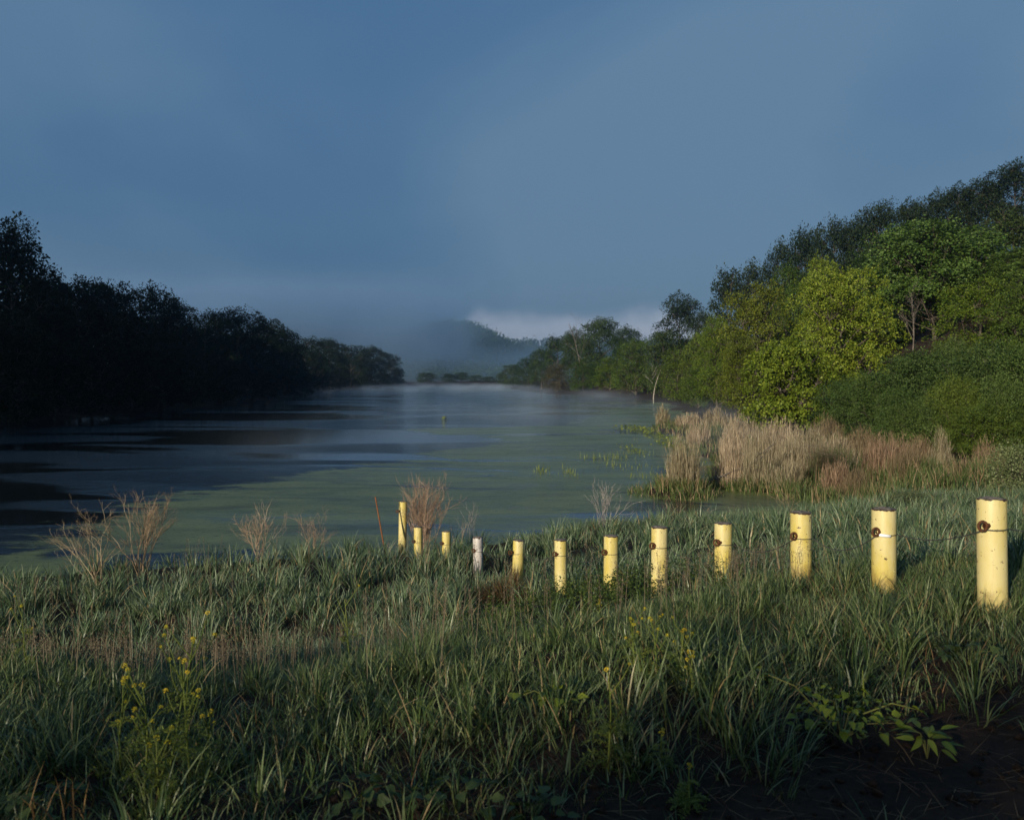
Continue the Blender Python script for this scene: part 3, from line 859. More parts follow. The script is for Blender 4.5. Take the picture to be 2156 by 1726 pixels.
# woods that read as one mass: behind the left row, on the hillside, on the far hills
def wood_mass(name, pts, hgt, wid, ncl, per, leaf, mat, label, seed):
    r = np.random.RandomState(seed)
    mb = MB(); tb = None
    for (x, y) in pts:
        z0 = gz(x, y)
        H = hgt * r.uniform(0.8, 1.2); W = wid * r.uniform(0.8, 1.25)
        d = unit(r.normal(0, 1, (ncl, 3)) + np.array([0, 0, 0.35]))
        lump = 1 + 0.22 * np.sin(d[:, 0] * 5 + r.uniform(0, 6)) * np.sin(d[:, 1] * 5 + r.uniform(0, 6))
        c = d * np.array([W / 2, W / 2, H * 0.46]) * (lump * (1 - 0.2 * r.rand(ncl)))[:, None] + np.array([x, y, z0 + H * 0.52])
        ci = np.repeat(np.arange(ncl), per)
        p = c[ci] + r.normal(0, 1, (ncl * per, 3)) * leaf * np.array([1.1, 1.1, 0.6])
        nr = unit(d[ci] + np.array([0, 0, 0.5]) + r.normal(0, 0.4, (ncl * per, 3)))
        leaf_quads(mb, p, r.normal(0, 1, (ncl * per, 3)), nr, leaf * r.uniform(0.7, 1.3, ncl * per), leaf * 0.7, 0.1)
    o = mb.build(name, mat, kind='stuff')
    tag(o, label, 'wood')


pts = []
for k in range(150):
    y = R.uniform(-30, 250) if k < 110 else R.uniform(250, 560)
    x = shore_left(y) - R.uniform(9, 70)
    pts.append((x, y))
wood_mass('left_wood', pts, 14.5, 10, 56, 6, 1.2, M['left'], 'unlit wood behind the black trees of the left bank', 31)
pts = []
for k in range(60):
    y = R.uniform(100, 330)
    x = shore_right(y) + R.uniform(12, 60)
    pts.append((x, y))
wood_mass('hillside_undergrowth', pts, 6.5, 8, 60, 6, 0.8, M['deep'], 'dark undergrowth between the trees of the right hillside', 32)
pts = []
cx_ = R.uniform(-300, 190, 2300); cy_ = R.uniform(705, 950, 2300)
pts = list(zip(cx_, cy_))
wood_mass('hill_wood', pts, 10, 10.5, 18, 3, 2.4, M['green'], 'wooded hill rising out of the fog beyond the river', 33)
pts = [(R.uniform(-200, 330), R.uniform(1330, 1480)) for k in range(420)]
wood_mass('distant_ridge_wood', pts, 13, 14, 16, 2, 4.5, M['deep'], 'farthest pale wooded ridge on the horizon', 34)


# ------------------------------------------------------------------ bare trees and dead weeds
def branching(mb, r, base, dirv, length, rad, depth, spread=0.5, kids=4, sides=4, curve=0.25, up=0.15, mind=0.3):
    n = 4
    pts = [np.array(base, float)]
    d = unit(dirv)
    for k in range(n):
        d = unit(d + r.normal(0, curve * 0.4, 3) + np.array([0, 0, up * 0.3]))
        pts.append(pts[-1] + d * length / n)
    tube(mb, pts, rad * np.linspace(1, 0.35, n + 1), sides, cap=False)
    if depth <= 0:
        return
    for k in range(kids):
        f = mind + (1 - mind) * (k + r.uniform(0.2, 1)) / kids
        i = min(n - 1, int(f * n)); u = f * n - i
        b = pts[i] * (1 - u) + pts[i + 1] * u if i < n else pts[-1]
        loc = unit(pts[i + 1] - pts[i])
        side = unit(np.cross(loc, r.normal(0, 1, 3)))
        branching(mb, r, b, unit(loc + side * spread * r.uniform(0.7, 1.4)), length * (1 - 0.45 * f) * r.uniform(0.45, 0.7), rad * 0.55, depth - 1, spread, kids, max(3, sides - 1), curve, up, 0.15)


def bare_tree(px, Y, top, label, mat, seed, lean=(0, 0), depth=3, kids=4, rad=0.14, spread=0.6, base_py=None, name='bare_tree', mind=0.35):
    X = wx(px, Y); z0 = gz(X, Y) if base_py is None else wz(base_py, Y)
    r = np.random.RandomState(seed)
    H = wz(top, Y) - z0
    o = thing(name, (X, Y, z0), label, 'tree')
    mb = MB()
    branching(mb, r, (0, 0, -0.3), (lean[0], lean[1], 1), H, rad, 0, kids=0, sides=6)
    mb.build('trunk', mat, o, True)
    mb = MB()
    for k in range(kids * 2):
        f = mind + (1 - mind) * k / (kids * 2)
        a = r.uniform(0, 6.28)
        branching(mb, r, (lean[0] * H * f, lean[1] * H * f, H * f), (math.cos(a) * spread + lean[0], math.sin(a) * spread, 0.75), H * (1 - f * 0.6) * 0.45, rad * 0.45 * (1.2 - f), depth - 1, 0.55, 4, 4)
    mb.build('branches', mat, o, True)
    return o


bare_tree(1228, 280, 674, 'bare grey snag standing above the far right bank', M['dead_wood'], 41, (-0.06, 0), rad=0.2, mind=0.45)
bare_tree(1376, 178, 772, 'pale leaning leafless trunk at the right waterline', M['pale_bark'], 42, (-0.05, 0), depth=2, kids=2, rad=0.16, mind=0.55)
bare_tree(1922, 66, 606, 'grey leafless small tree between maple and willows', M['dead_wood'], 43, (0.0, 0), depth=3, kids=6, rad=0.055, spread=0.35, base_py=730, mind=0.12)


def dead_weed(px, Y, top, label, mat, seed, nst=6, wpx=60, lean=0.0, depth=2, kids=5, rad=0.006, spread=0.5, up=0.2, base=None, fan=0.5):
    X = wx(px, Y); z0 = gz(X, Y)
    r = np.random.RandomState(seed)
    H = wz(top, Y) - z0
    Wm = wpx * Y / FPX
    o = thing('dead_weed', (X, Y, z0), label, 'dead plant', 'dry weeds along the bank edge')
    mb = MB()
    for k in range(nst):
        a = r.uniform(0, 6.28)
        b = np.array([math.cos(a), math.sin(a), 0]) * Wm * 0.10 * r.rand()
        dirv = np.array([math.cos(a) * Wm * fan / H * r.rand() + lean + r.normal(0, 0.05), math.sin(a) * 0.2 * r.rand(), 1])
        branching(mb, r, b - np.array([0, 0, 0.05]), dirv, H * r.uniform(0.6, 0.92), rad * r.uniform(0.8, 1.3), depth + (1 if depth == 2 else 0), spread * 1.35, max(3, kids - 1) if depth == 2 else kids, 3, 0.45, up, 0.42)
    mb.build('stems', mat, o)
    return o


dead_weed(205, 15.2, 1058, 'pale dead weed leaning left, first from the left edge', M['deadweed'], 51, 13, 120, -0.22, 2, 4, 0.007, 0.5, 0.1)
dead_weed(300, 16.0, 1022, 'tall rusty dead weed with a bushy top at left', M['deadbrown'], 52, 15, 85, -0.02, 2, 5, 0.009, 0.42, 0.2)
dead_weed(545, 17.2, 1066, 'pale twiggy dead weed, third from the left edge', M['deadweed'], 53, 14, 80, 0.03, 2, 5, 0.006, 0.45, 0.2)
dead_weed(655, 17.8, 1074, 'small reddish dead weed alone on the bank edge', M['deadbrown'], 54, 10, 42, 0.0, 2, 5, 0.005, 0.4, 0.25)
dead_weed(893, 18.9, 1018, 'dense brown dead bush behind the two leftmost yellow posts', M['deadbrown'], 55, 30, 62, 0.0, 2, 5, 0.009, 0.30, 0.4, fan=0.75)
dead_weed(985, 19.2, 1042, 'thin grey dead weed rising from a grass tussock', M['deadgrey'], 56, 4, 44, 0.05, 2, 4, 0.006, 0.42, 0.2)
dead_weed(966, 19.3, 1062, 'few straight straw stalks beside the thin grey weed', M['deadweed'], 57, 6, 25, -0.03, 0, 0, 0.007)
dead_weed(1270, 21.6, 1012, 'grey dead weed bundle leaning right above the grass', M['deadgrey'], 58, 14, 70, 0.25, 2, 4, 0.007, 0.28, 0.25)
dead_weed(1420, 22.8, 1046, 'sparse dry stalks on the bank edge before the reeds', M['deadweed'], 59, 5, 60, 0.04, 1, 3, 0.007, 0.4, 0.1)
dead_weed(1485, 23.2, 1050, 'two thin straw stalks by the small green inlet', M['deadweed'], 60, 3, 36, 0.05, 1, 2, 0.008, 0.3, 0.1)
dead_weed(1660, 24.8, 1026, 'leafless fan of fine twigs where the inlet ends', M['deadweed'], 61, 6, 60, -0.1, 2, 3, 0.006, 0.5, 0.1)
dead_weed(2010, 8.6, 1092, 'tangle of bent straw stalks between the two nearest posts', M['deadweed'], 62, 16, 130, 0.1, 1, 3, 0.003, 0.5, -0.4)


# ------------------------------------------------------------------ reeds
def reed_clump(px, Y, top, wpx, label, n, mat='reed', green=True, lean=0.0, depth_r=None, cone=0.0, hvar=0.2, base=None):
    X = wx(px, Y); z0 = max(0.02, gz(X, Y)) if base is None else base
    H = wz(top, Y) - z0
    Wm = wpx * Y / FPX / 2
    D = depth_r or Wm * 0.8
    o = thing('reed_clump', (X, Y, z0), label, 'reeds', 'dry reed clumps on the marshy shore')
    a = R.uniform(0, 6.28, n); rr = np.sqrt(R.rand(n))
    bx = np.cos(a) * rr * Wm * (0.85 + cone); by = np.sin(a) * rr * D
    base_p = np.column_stack([bx, by, ground(X + bx, Y + by) - z0 - 0.03])
    base_p[:, 2] = np.maximum(base_p[:, 2], -0.25)
    ln = H * R.uniform(1 - hvar * 2.2, 1.06, n) * (1 - 0.45 * rr ** 2.5) * (0.8 + 0.4 * vnoise(X + bx, Y + by, 0.8, 77)) * (0.72 + 0.5 * vnoise(X + bx, Y + by, 1.9, 78))
    gap = vnoise(X + bx, Y + by, 0.45, 91) < 0.42
    ln = np.where(gap & (R.rand(n) < 0.85), ln * R.uniform(0.15, 0.5, n), ln)
    inward = np.arctan2(-by, -bx) if cone > 0 else R.uniform(0, 6.28, n)
    mb = MB()
    lean_a = np.abs(R.normal(0.07, 0.12, n)) + (cone * rr * Wm / H if cone else 0)
    if lean:
        inward = np.where(R.rand(n) < 0.7, 0.0 if lean > 0 else math.pi, inward)
        lean_a = lean_a + abs(lean) * R.rand(n)
    k = max(1.0, Y / 38.0)
    blades(mb, base_p, inward, ln, np.full(n, 0.016 * k) * R.uniform(0.7, 1.4, n), lean_a, np.abs(R.normal(0.15, 0.2, n)), 3)
    # leaves hanging off the stalks and plumes
    m = n
    s = R.randint(0, n, m)
    f = R.uniform(0.2, 0.85, m)
    lp = base_p[s] + np.column_stack([np.cos(inward[s]) * np.sin(lean_a[s]) * ln[s] * f, np.sin(inward[s]) * np.sin(lean_a[s]) * ln[s] * f, ln[s] * f])
    blades(mb, lp, R.uniform(0, 6.28, m), R.uniform(0.25, 0.55, m), np.full(m, 0.014 * k), R.uniform(0.2, 0.7, m), R.uniform(0.3, 1.4, m), 2)
    m = int(n * 0.5); s = R.randint(0, n, m)      # feathery plumes
    lp = base_p[s] + np.column_stack([np.cos(inward[s]) * np.sin(lean_a[s]) * ln[s] * 0.9, np.sin(inward[s]) * np.sin(lean_a[s]) * ln[s] * 0.9, ln[s] * R.uniform(0.84, 0.95, m)])
    blades(mb, lp, R.uniform(0, 6.28, m), R.uniform(0.12, 0.3, m), np.full(m, 0.012 * k), R.uniform(0.0, 0.5, m), R.uniform(0.3, 1.6, m), 2)
    mb.build('stalks', M[mat], o, kind='stuff')
    if green:
        m = int(n * 0.55)
        a = R.uniform(0, 6.28, m); rr = 0.55 + 0.75 * np.sqrt(R.rand(m))
        bx = np.cos(a) * rr * Wm * 1.05; by = np.sin(a) * rr * D * 1.05
        gp = np.column_stack([bx, by, np.maximum(ground(X + bx, Y + by), -0.1) - z0])
        mb = MB()
        blades(mb, gp, a + R.normal(0, 0.9, m), H * R.uniform(0.16, 0.36, m), np.full(m, 0.022 * k), R.uniform(0.05, 0.5, m), R.uniform(0.3, 1.6, m), 3)
        mb.build('green_shoots', M['sedge'], o, kind='stuff')
    return o


reed_clump(1438, 35.6, 912, 82, 'straw-coloured reed clump standing alone in the water in front', 1100)
reed_clump(1395, 80, 848, 34, 'small far reed clump at the left tip of the marsh', 420)
reed_clump(1448, 77, 852, 62, 'far reed clump right of the small tip one', 700)
reed_clump(1506, 72, 852, 70, 'far pale reeds below the low green tree', 700)
reed_clump(1560, 62, 858, 90, 'pale reeds under the lower olive tree', 800)
reed_clump(1545, 50, 886, 70, 'reed clump just behind the lone one in the water', 800)
reed_clump(1640, 54, 866, 110, 'pale reeds beneath the drooping small tree', 900)
reed_clump(1610, 43, 894, 110, 'wide pale reed clump in the middle of the marsh', 1300)
reed_clump(1700, 47, 880, 110, 'tall pale reeds right of the drooping small tree', 1000)
reed_clump(1685, 39, 902, 120, 'big reed clump in front middle with a dark foot', 1500)
reed_clump(1745, 58, 862, 80, 'far brownish reeds between maple and willows', 600, 'reed_brown')
reed_clump(1800, 46, 895, 90, 'brownish reeds under the left willow', 800, 'reed_brown')
reed_clump(1862, 38, 905, 105, 'dense brown reed clump left of the tied sheaf', 1300, 'reed_brown')
reed_clump(1805, 33.5, 972, 76, 'short brown reed tuft at the near end of the inlet', 700, 'reed_brown')
reed_clump(1978, 38, 892, 52, 'conical pale reed sheaf under the willow bushes', 600, 'reed', cone=0.35)
reed_clump(2022, 33, 958, 56, 'thin rusty stalks right of the conical sheaf', 500, 'reed_brown')
reed_clump(2080, 36, 925, 80, 'dark brown stalks in the shade below the right willow', 500, 'reed_brown')
reed_clump(1935, 42, 915, 70, 'shaded brown reeds behind the conical sheaf', 500, 'reed_brown')
reed_clump(1535, 37.6, 915, 70, 'reed clump rising right behind the narrow water gap', 1000)
reed_clump(1600, 37.0, 932, 90, 'low pale reeds fringing the front of the marsh', 900)
reed_clump(1650, 36.2, 950, 80, 'leaning straw reeds in front of the big clump', 800, lean=0.35)
reed_clump(1765, 41, 900, 90, 'pale reeds behind the green sedge patch', 1000)
reed_clump(1755, 34.6, 968, 60, 'short straw reeds at the right end of the inlet', 600, 'reed_brown', lean=0.3)
reed_clump(1905, 35, 940, 80, 'brown reeds standing left before the conical sheaf', 700, 'reed_brown')
reed_clump(1470, 60, 868, 60, 'pale reed clump behind and above the lone one', 600)
# collapsed sheaf
X, Y = wx(1705, 36.0), 36.0
o = thing('fallen_reeds', (X, Y, max(0.05, gz(X, Y))), 'collapsed bundle of brown reeds sweeping down to the right', 'reeds')
mb = MB(); n = 420
bp = np.column_stack([R.uniform(-0.5, 0.3, n), R.uniform(-0.4, 0.4, n), R.uniform(0.7, 1.7, n)])
blades(mb, bp, R.normal(-0.15, 0.2, n), R.uniform(1.2, 2.0, n), np.full(n, 0.017), R.uniform(1.35, 1.8, n), R.uniform(0.3, 0.8, n), 3)
mb.build('stalks', M['reed_brown'], o, kind='stuff')

# sedge and green marsh growth between the clumps
mb = MB()
for px, Y, wpx, n, h in [(1755, 37.5, 80, 700, 1.5), (1920, 35, 100, 900, 1.1), (2055, 32, 60, 500, 1.2), (1560, 36.8, 60, 260, 0.6), (1660, 34.8, 60, 300, 0.8), (1850, 32, 90, 600, 1.0),
                         (1740, 33.2, 60, 300, 0.8), (1980, 31.5, 110, 700, 0.9), (2110, 33, 80, 500, 1.3), (1440, 78, 70, 260, 1.1), (1500, 68, 70, 260, 1.1), (1420, 35.3, 90, 260, 0.55), (1470, 35.0, 40, 160, 0.6)]:
    Xc = wx(px, Y); Wm = wpx * Y / FPX / 2
    bx = Xc + R.normal(0, 0.55, n) * Wm; by = Y + R.normal(0, 0.6, n)
    bz = np.maximum(ground(bx, by), -0.1)
    blades(mb, np.column_stack([bx, by, bz]), R.uniform(0, 6.28, n), h * R.uniform(0.6, 1.15, n), np.full(n, 0.024) * max(1, Y / 45), R.uniform(0.02, 0.35, n), R.uniform(0.3, 1.5, n), 3)
n = 30000
sy = 30 + 56 * R.rand(n) ** 1.3; sx = shore_right(sy) + R.uniform(-3, 7, n)
sz_ = ground(sx, sy)
k = (sz_ > -0.12) & (sz_ < 0.9) & (np.abs(sx) < 0.58 * sy) & (R.rand(n) < 0.30)
isl_a = R.uniform(0, 6.28, 900); isl_r = 1.9 * np.sqrt(R.rand(900))
sx = np.concatenate([sx[k], 6.35 + np.cos(isl_a) * isl_r]); sy = np.concatenate([sy[k], 35.6 + np.sin(isl_a) * isl_r * 1.1]); sz_ = ground(sx, sy)
n = len(sx)
blades(mb, np.column_stack([sx, sy, np.maximum(sz_, -0.1)]), R.uniform(0, 6.28, n), (0.25 + 0.5 * vnoise(sx, sy, 1.5, 61)) * R.uniform(0.6, 1.2, n), 0.024 * np.maximum(1, sy / 42), R.uniform(0.05, 0.6, n), R.uniform(0.3, 1.7, n), 2)
tag(mb.build('sedge', M['sedge'], kind='stuff'), 'green sedge growing between the dry reed clumps', 'sedge')

# floating weed mats and shoots in the water
mb = MB()
for px, py, wpx, hpx, n, lf in [(1340, 903, 70, 12, 420, 0.22), (1385, 918, 60, 16, 300, 0.2), (1415, 940, 50, 26, 330, 0.16), (1330, 948, 40, 14, 60, 0.15), (1470, 905, 50, 12, 200, 0.2), (1440, 960, 26, 30, 90, 0.13), (935, 881, 14, 2, 20, 0.3)]:
    Yc = EYE * FPX / (py - HORIZ)
    dY = hpx * Yc / (py - HORIZ) * 0.5
    x = wx(px, Yc) + R.normal(0, 0.42, n) * wpx * Yc / FPX * 0.6; y = Yc + R.normal(0, 0.6, n) * dY
    p = np.column_stack([x, y, R.uniform(0.01, 0.28, n) * R.rand(n)])
    leaf_quads(mb, p, R.normal(0, 1, (n, 3)) * [1, 1, 0.4], R.normal(0, 0.4, (n, 3)) + [0, 0, 1], lf * R.uniform(0.6, 1.3, n), lf * 0.7, 0.1)
for px, py, wpx, n, h in [(1140, 992, 26, 40, 0.35), (1195, 996, 36, 46, 0.35), (1255, 968, 40, 40, 0.4), (1300, 965, 50, 40, 0.4), (1350, 955, 40, 40, 0.4), (1420, 930, 60, 80, 0.6), (1330, 985, 100, 50, 0.3), (1370, 1005, 60, 40, 0.3)]:
    Yc = EYE * FPX / (py - HORIZ)
    x = wx(px, Yc) + R.normal(0, 0.35, n) * wpx * Yc / FPX; y = Yc + R.normal(0, 1.0, n)
    blades(mb, np.column_stack([x, y, np.full(n, -0.03)]), R.uniform(0, 6.28, n), h * R.uniform(0.5, 1.2, n), np.full(n, 0.022), R.uniform(0, 0.4, n), R.uniform(0.1, 1.0, n), 2)
tag(mb.build('water_weeds', M['vine'], kind='stuff'), 'bright green weed mats and shoots floating by the reeds', 'water weeds')

# fallen branch at the marsh edge
X, Y = wx(1470, 37.2), 37.2
o = thing('fallen_branch', (X, Y, 0.1), 'grey forked branch lying at the reed edge', 'branch')
mb = MB(); branching(mb, np.random.RandomState(71), (0, 0, 0.05), (1, 0.15, 0.42), 2.9, 0.035, 2, 0.5, 4, 5, 0.3, 0.0, 0.3)
mb.build('wood', M['dead_wood'], o, True)

# shrub at the right edge, near the reeds
r = np.random.RandomState(81)
T['shrub'] = make_tree_meshes('shrub', 82, 2.0, 2.0, 0.0, 14, 300, 16, 0.085, aspect=0.55, spread=0.17, flat=0.5, low=1, trunk_r=0.03, shell=0.6)
M['shrub'] = foliage('shrub_leaves', (0.07, 0.095, 0.035), (0.17, 0.20, 0.095), (0.11, 0.14, 0.055), 0.25)
plant_tree('shrub', 2132, 27, 930, 105, 'shrub', 'pale green leafy shrub at right edge behind the nearest post', 'shrub', name='shrub')
plant_tree('shrub', 1905, 26, 1028, 90, 'shrub', 'low grey-green shrub at bank edge behind the second post', 'shrub', name='shrub')

# ------------------------------------------------------------------ posts and cable
ORD = ['', 'second', 'third', 'fourth', 'fifth', 'sixth', 'seventh', 'eighth']
labels = ['nearest and largest yellow pipe post, at the right edge', 'yellow pipe post with the white sleeve on its cable',
          'yellow pipe post third from the right edge', 'yellow pipe post fourth from the right, grass up its foot',
          'yellow pipe post fifth from the right, a weed before its foot', 'yellow pipe post sixth from the right edge',
          'yellow pipe post seventh from the right, leaves at its foot', 'yellow pipe post standing in the brown thatch mound',
          'weathered grey post with no yellow left', 'short yellow post just left of the grey one',
          'shortest yellow post in front of the brown dead bush', 'tall yellow post at the far left end of the row']
cable_pts = []
PR = 0.084
for i, (px, Y, top, g, ring, lean) in enumerate(POSTS):
    X = wx(px, Y); z0 = wz(g, Y)
    H = wz(top, Y) - z0
    o = thing('post', (X, Y, z0), labels[i], 'post', 'row of pipe posts')
    o.rotation_euler = (R.normal(0, 0.008), lean, R.uniform(0, 6.28))
    rzp = o.rotation_euler[2]
    mb = MB()
    S = 40
    prof = [(PR, -0.35), (PR, 0.0), (PR, H * 0.35), (PR, H * 0.7), (PR, H - 0.006), (PR - 0.002, H), (PR - 0.009, H), (PR - 0.009, H - 0.02)]
    a = np.arange(S) * 2 * math.pi / S
    vv = []
    for k, (rr, z) in enumerate(prof):
        zr = np.full(S, z)
        if k in (4, 5, 6):
            zr = zr - 0.004 * (vnoise(np.cos(a) * 3 + i * 9, np.sin(a) * 3, 0.5, 2) ** 2)
        vv.append(np.column_stack([rr * np.cos(a), rr * np.sin(a), zr]))
    qs = []
    for k in range(len(prof) - 1):
        b = k * S
        for j in range(S):
            qs.append((b + j, b + (j + 1) % S, b + S + (j + 1) % S, b + S + j))
    mb.add(np.concatenate(vv), qs)
    p = mb.build('pipe', M['paint_grey'] if i == 8 else M['paint'], o, True)
    p['top'] = float(H)
    if i == 8: p['label'] = 'pipe with bare grey weathered surface'
    # concrete fill, rough and slightly domed
    mb = MB()
    rings = 6
    v = [(0, 0, H + 0.008)]
    for k in range(1, rings + 1):
        rr = (PR - 0.008) * k / rings
        for j in range(20):
            t = j * 2 * math.pi / 20
            v.append((rr * math.cos(t), rr * math.sin(t), H + 0.010 * (1 - (k / rings) ** 2) + 0.007 * (vnoise(rr * math.cos(t) + i, rr * math.sin(t), 0.02, 4) - 0.4)))
    ts = [(0, 1 + j, 1 + (j + 1) % 20) for j in range(20)]
    qs = []
    for k in range(rings - 1):
        b = 1 + k * 20
        for j in range(20):
            qs.append((b + j, b + 20 + j, b + 20 + (j + 1) % 20, b + (j + 1) % 20))
    mb.add(v, qs, ts)
    mb.build('concrete_cap', M['concrete'], o)
    # rusty eye that carries the cable, welded on the left face
    zr = wz(ring, Y)
    ang = math.radians(196)        # world direction of the eye, on the left and slightly to the front
    ex, ey = math.cos(ang), math.sin(ang)
    lx = lean * (zr - z0)
    cx, cy = X + lx + ex * (PR + 0.004), Y + ey * (PR + 0.004) - 0.055
    mb = MB()
    tt = np.linspace(0, 2 * math.pi, 15)
    loop = np.column_stack([np.cos(tt) * 0.025, np.zeros(15), np.sin(tt) * 0.028])
    tube(mb, loop, 0.0085, 6, False)
    tube(mb, [(0.01, 0.0, 0.0), (0.04, 0.02, 0.0), (0.06, 0.05, 0)], [0.016, 0.016, 0.014], 6)
    e = mb.build('cable_eye', M['rust'], o, True)
    e.parent = o
    bpy.context.view_layer.update()
    e.matrix_parent_inverse = o.matrix_world.inverted()
    e.location = (cx, cy, zr)
    e.rotation_euler = (0, 0, R.uniform(-0.3, 0.3))
    arc = [(cx, cy - 0.004, zr - 0.022)]
    for t in np.linspace(math.radians(214), math.radians(338), 9):
        arc.append((X + lx + math.cos(t) * (PR + 0.006), Y + math.sin(t) * (PR + 0.006), zr - 0.024))
    cable_pts.append(arc)
root = thing('cable', tuple(cable_pts[0][0]), 'thin grey steel cable strung from post to post', 'cable')
org = np.array(cable_pts[0][0])
mb = MB()
n_p = len(POSTS)
right_end = np.array([[4.4, 4.4, wz(1108, 5.4)]])
start = np.array(cable_pts[0][-1])
seg = np.linspace(0, 1, 12)[:, None]
tube(mb, np.concatenate([cable_pts[0], (start + (np.array([5.6, 4.2, start[2] + 0.02]) - start) * seg - np.column_stack([np.zeros(12), np.zeros(12), 0.10 * np.sin(np.linspace(0, math.pi, 12))]))[1:]]) - org, 0.0036, 5)
for i in range(n_p - 1):
    a0 = np.array(cable_pts[i][0]); b = np.array(cable_pts[i + 1][-1])
    sag = (0.05, 0.10, 0.09, 0.12, 0.08, 0.09, 0.07, 0.05, 0.10, 0.06, 0.03)[i]
    s = np.linspace(0, 1, 14)
    pts_ = b + (a0 - b) * s[:, None]
    pts_[:, 2] -= sag * 4 * s * (1 - s)
    allp = np.concatenate([np.array(cable_pts[i + 1]), pts_[1:]])
    tube(mb, allp - org, 0.0036, 5)
    if i < n_p - 1 and i >= 5:
        pts2 = pts_.copy(); pts2[:, 2] -= 0.02 + 0.02 * np.sin(s * 3)
        tube(mb, pts2 - org, 0.003, 4)
mb.build('wire', M['cable'], root, True)
# white plastic sleeve on the cable at the second post
pa = np.array(cable_pts[1][2]); pb = np.array(cable_pts[1][5])
mb = MB(); mid = (np.array(cable_pts[1][3]) + np.array(cable_pts[1][4])) / 2 + [0, -0.010, 0.002]
tube(mb, np.array([pa + [0, -0.008, 0.004], mid, pb + [0, -0.010, -0.002]]) - org, [0.011, 0.0115, 0.010], 8)
s_ = mb.build('sleeve', M['white_tag'], root, True)
s_['label'] = 'white plastic sleeve on the cable'

# rusty ribbed steel stake beside the far-left post
Y = 18.2; X = wx(812, Y)
o = thing('steel_stake', (X, Y, gz(X, Y)), 'rusty ribbed steel stake leaning left beside the tall far post', 'stake')
ztop = wz(1046, Y); z0 = gz(X, Y)
mb = MB()
tx = wx(790, Y) - X
s = np.linspace(-0.15, 1, 60)
rad = 0.012 + 0.003 * (np.arange(60) % 2)
tube(mb, np.column_stack([tx * s, 0.02 * s, (ztop - z0) * s]), rad, 7)
mb.build('rod', M['stake'], o)

# ------------------------------------------------------------------ grass
px_ok = lambda x, y, m: np.abs(x) < 0.566 * y + m


def sample_area(n, x0, x1, y0, y1, margin=0.8):
    x = R.uniform(x0, x1, n); y = R.uniform(y0, y1, n)
    k = px_ok(x, y, margin) & (y < edge_y(x) + 0.6)
    return x[k], y[k]


def soilness(x, y):
    """bare, trodden soil: right and middle of the nearest strip"""
    b = smooth(3.75, 3.0, y + (vnoise(x, y, 0.55, 21) - 0.5) * 1.0 - smooth(-0.6, 2.2, x) * 0.55)
    b = b * smooth(-1.6, 0.2, x + (vnoise(x, y, 0.4, 22) - 0.5) * 0.8)
    return np.maximum(b, np.exp(-((x - 1.35) ** 2 / 0.12 + (y - 3.4) ** 2 / 0.09)))     # also round the sprawling vine


def tussocks(mb, x, y, per, len_, wid, rad):
    n = len(x) * per
    ti = np.repeat(np.arange(len(x)), per)
    a = R.uniform(0, 6.28, n); q_ = np.sqrt(R.rand(n))
    tr = rad * R.uniform(0.6, 1.3, len(x))
    bx = x[ti] + np.cos(a) * q_ * tr[ti]; by = y[ti] + np.sin(a) * q_ * tr[ti]
    keep = by < edge_y(bx) + 1.0
    for (ppx, pY, *_r) in POSTS:
        keep &= np.hypot(bx - wx(ppx, pY), by - pY) > PR + 0.01
    a, q_, bx, by, ti = a[keep], q_[keep], bx[keep], by[keep], ti[keep]; n = len(bx)
    ln = np.broadcast_to(len_, (len(x),))[ti] * R.uniform(0.6, 1.15, n)
    blades(mb, np.column_stack([bx, by, ground(bx, by) - 0.01]), a + R.normal(0, 0.45, n), ln, np.broadcast_to(wid, (len(x),))[ti] * R.uniform(0.6, 1.3, n),
           np.clip(0.08 + 0.55 * q_ + R.normal(0, 0.12, n), 0, 1.3), R.uniform(0.3, 1.5, n), 4)


def tufts(mb, x, y, per, len_, wid, spread, lean=(0.02, 0.5), bend=(0.3, 1.4), segs=3, lenvar=(0.45, 1.15)):
    n = len(x) * per
    ti = np.repeat(np.arange(len(x)), per)
    a = R.uniform(0, 6.28, n); rr = np.abs(R.normal(0, spread, n))
    bx = x[ti] + np.cos(a) * rr; by = y[ti] + np.sin(a) * rr
    k = by < edge_y(bx) + 1.0
    a, bx, by, ti = a[k], bx[k], by[k], ti[k]; n = len(bx)
    bz = ground(bx, by) - 0.01
    tl = np.broadcast_to(len_, (len(x),))[ti]
    ln = tl * R.uniform(*lenvar, n)
    # keep the posts clear
    keep = np.ones(n, bool)
    for (ppx, pY, *_r) in POSTS:
        keep &= np.hypot(bx - wx(ppx, pY), by - pY) > PR + 0.005
    a2 = a + R.normal(0, 0.7, n)
    blades(mb, np.column_stack([bx, by, bz])[keep], a2[keep], ln[keep], (np.broadcast_to(wid, (len(x),))[ti] * R.uniform(0.6, 1.3, n))[keep],
           R.uniform(*lean, n)[keep], R.uniform(*bend, n)[keep], segs)


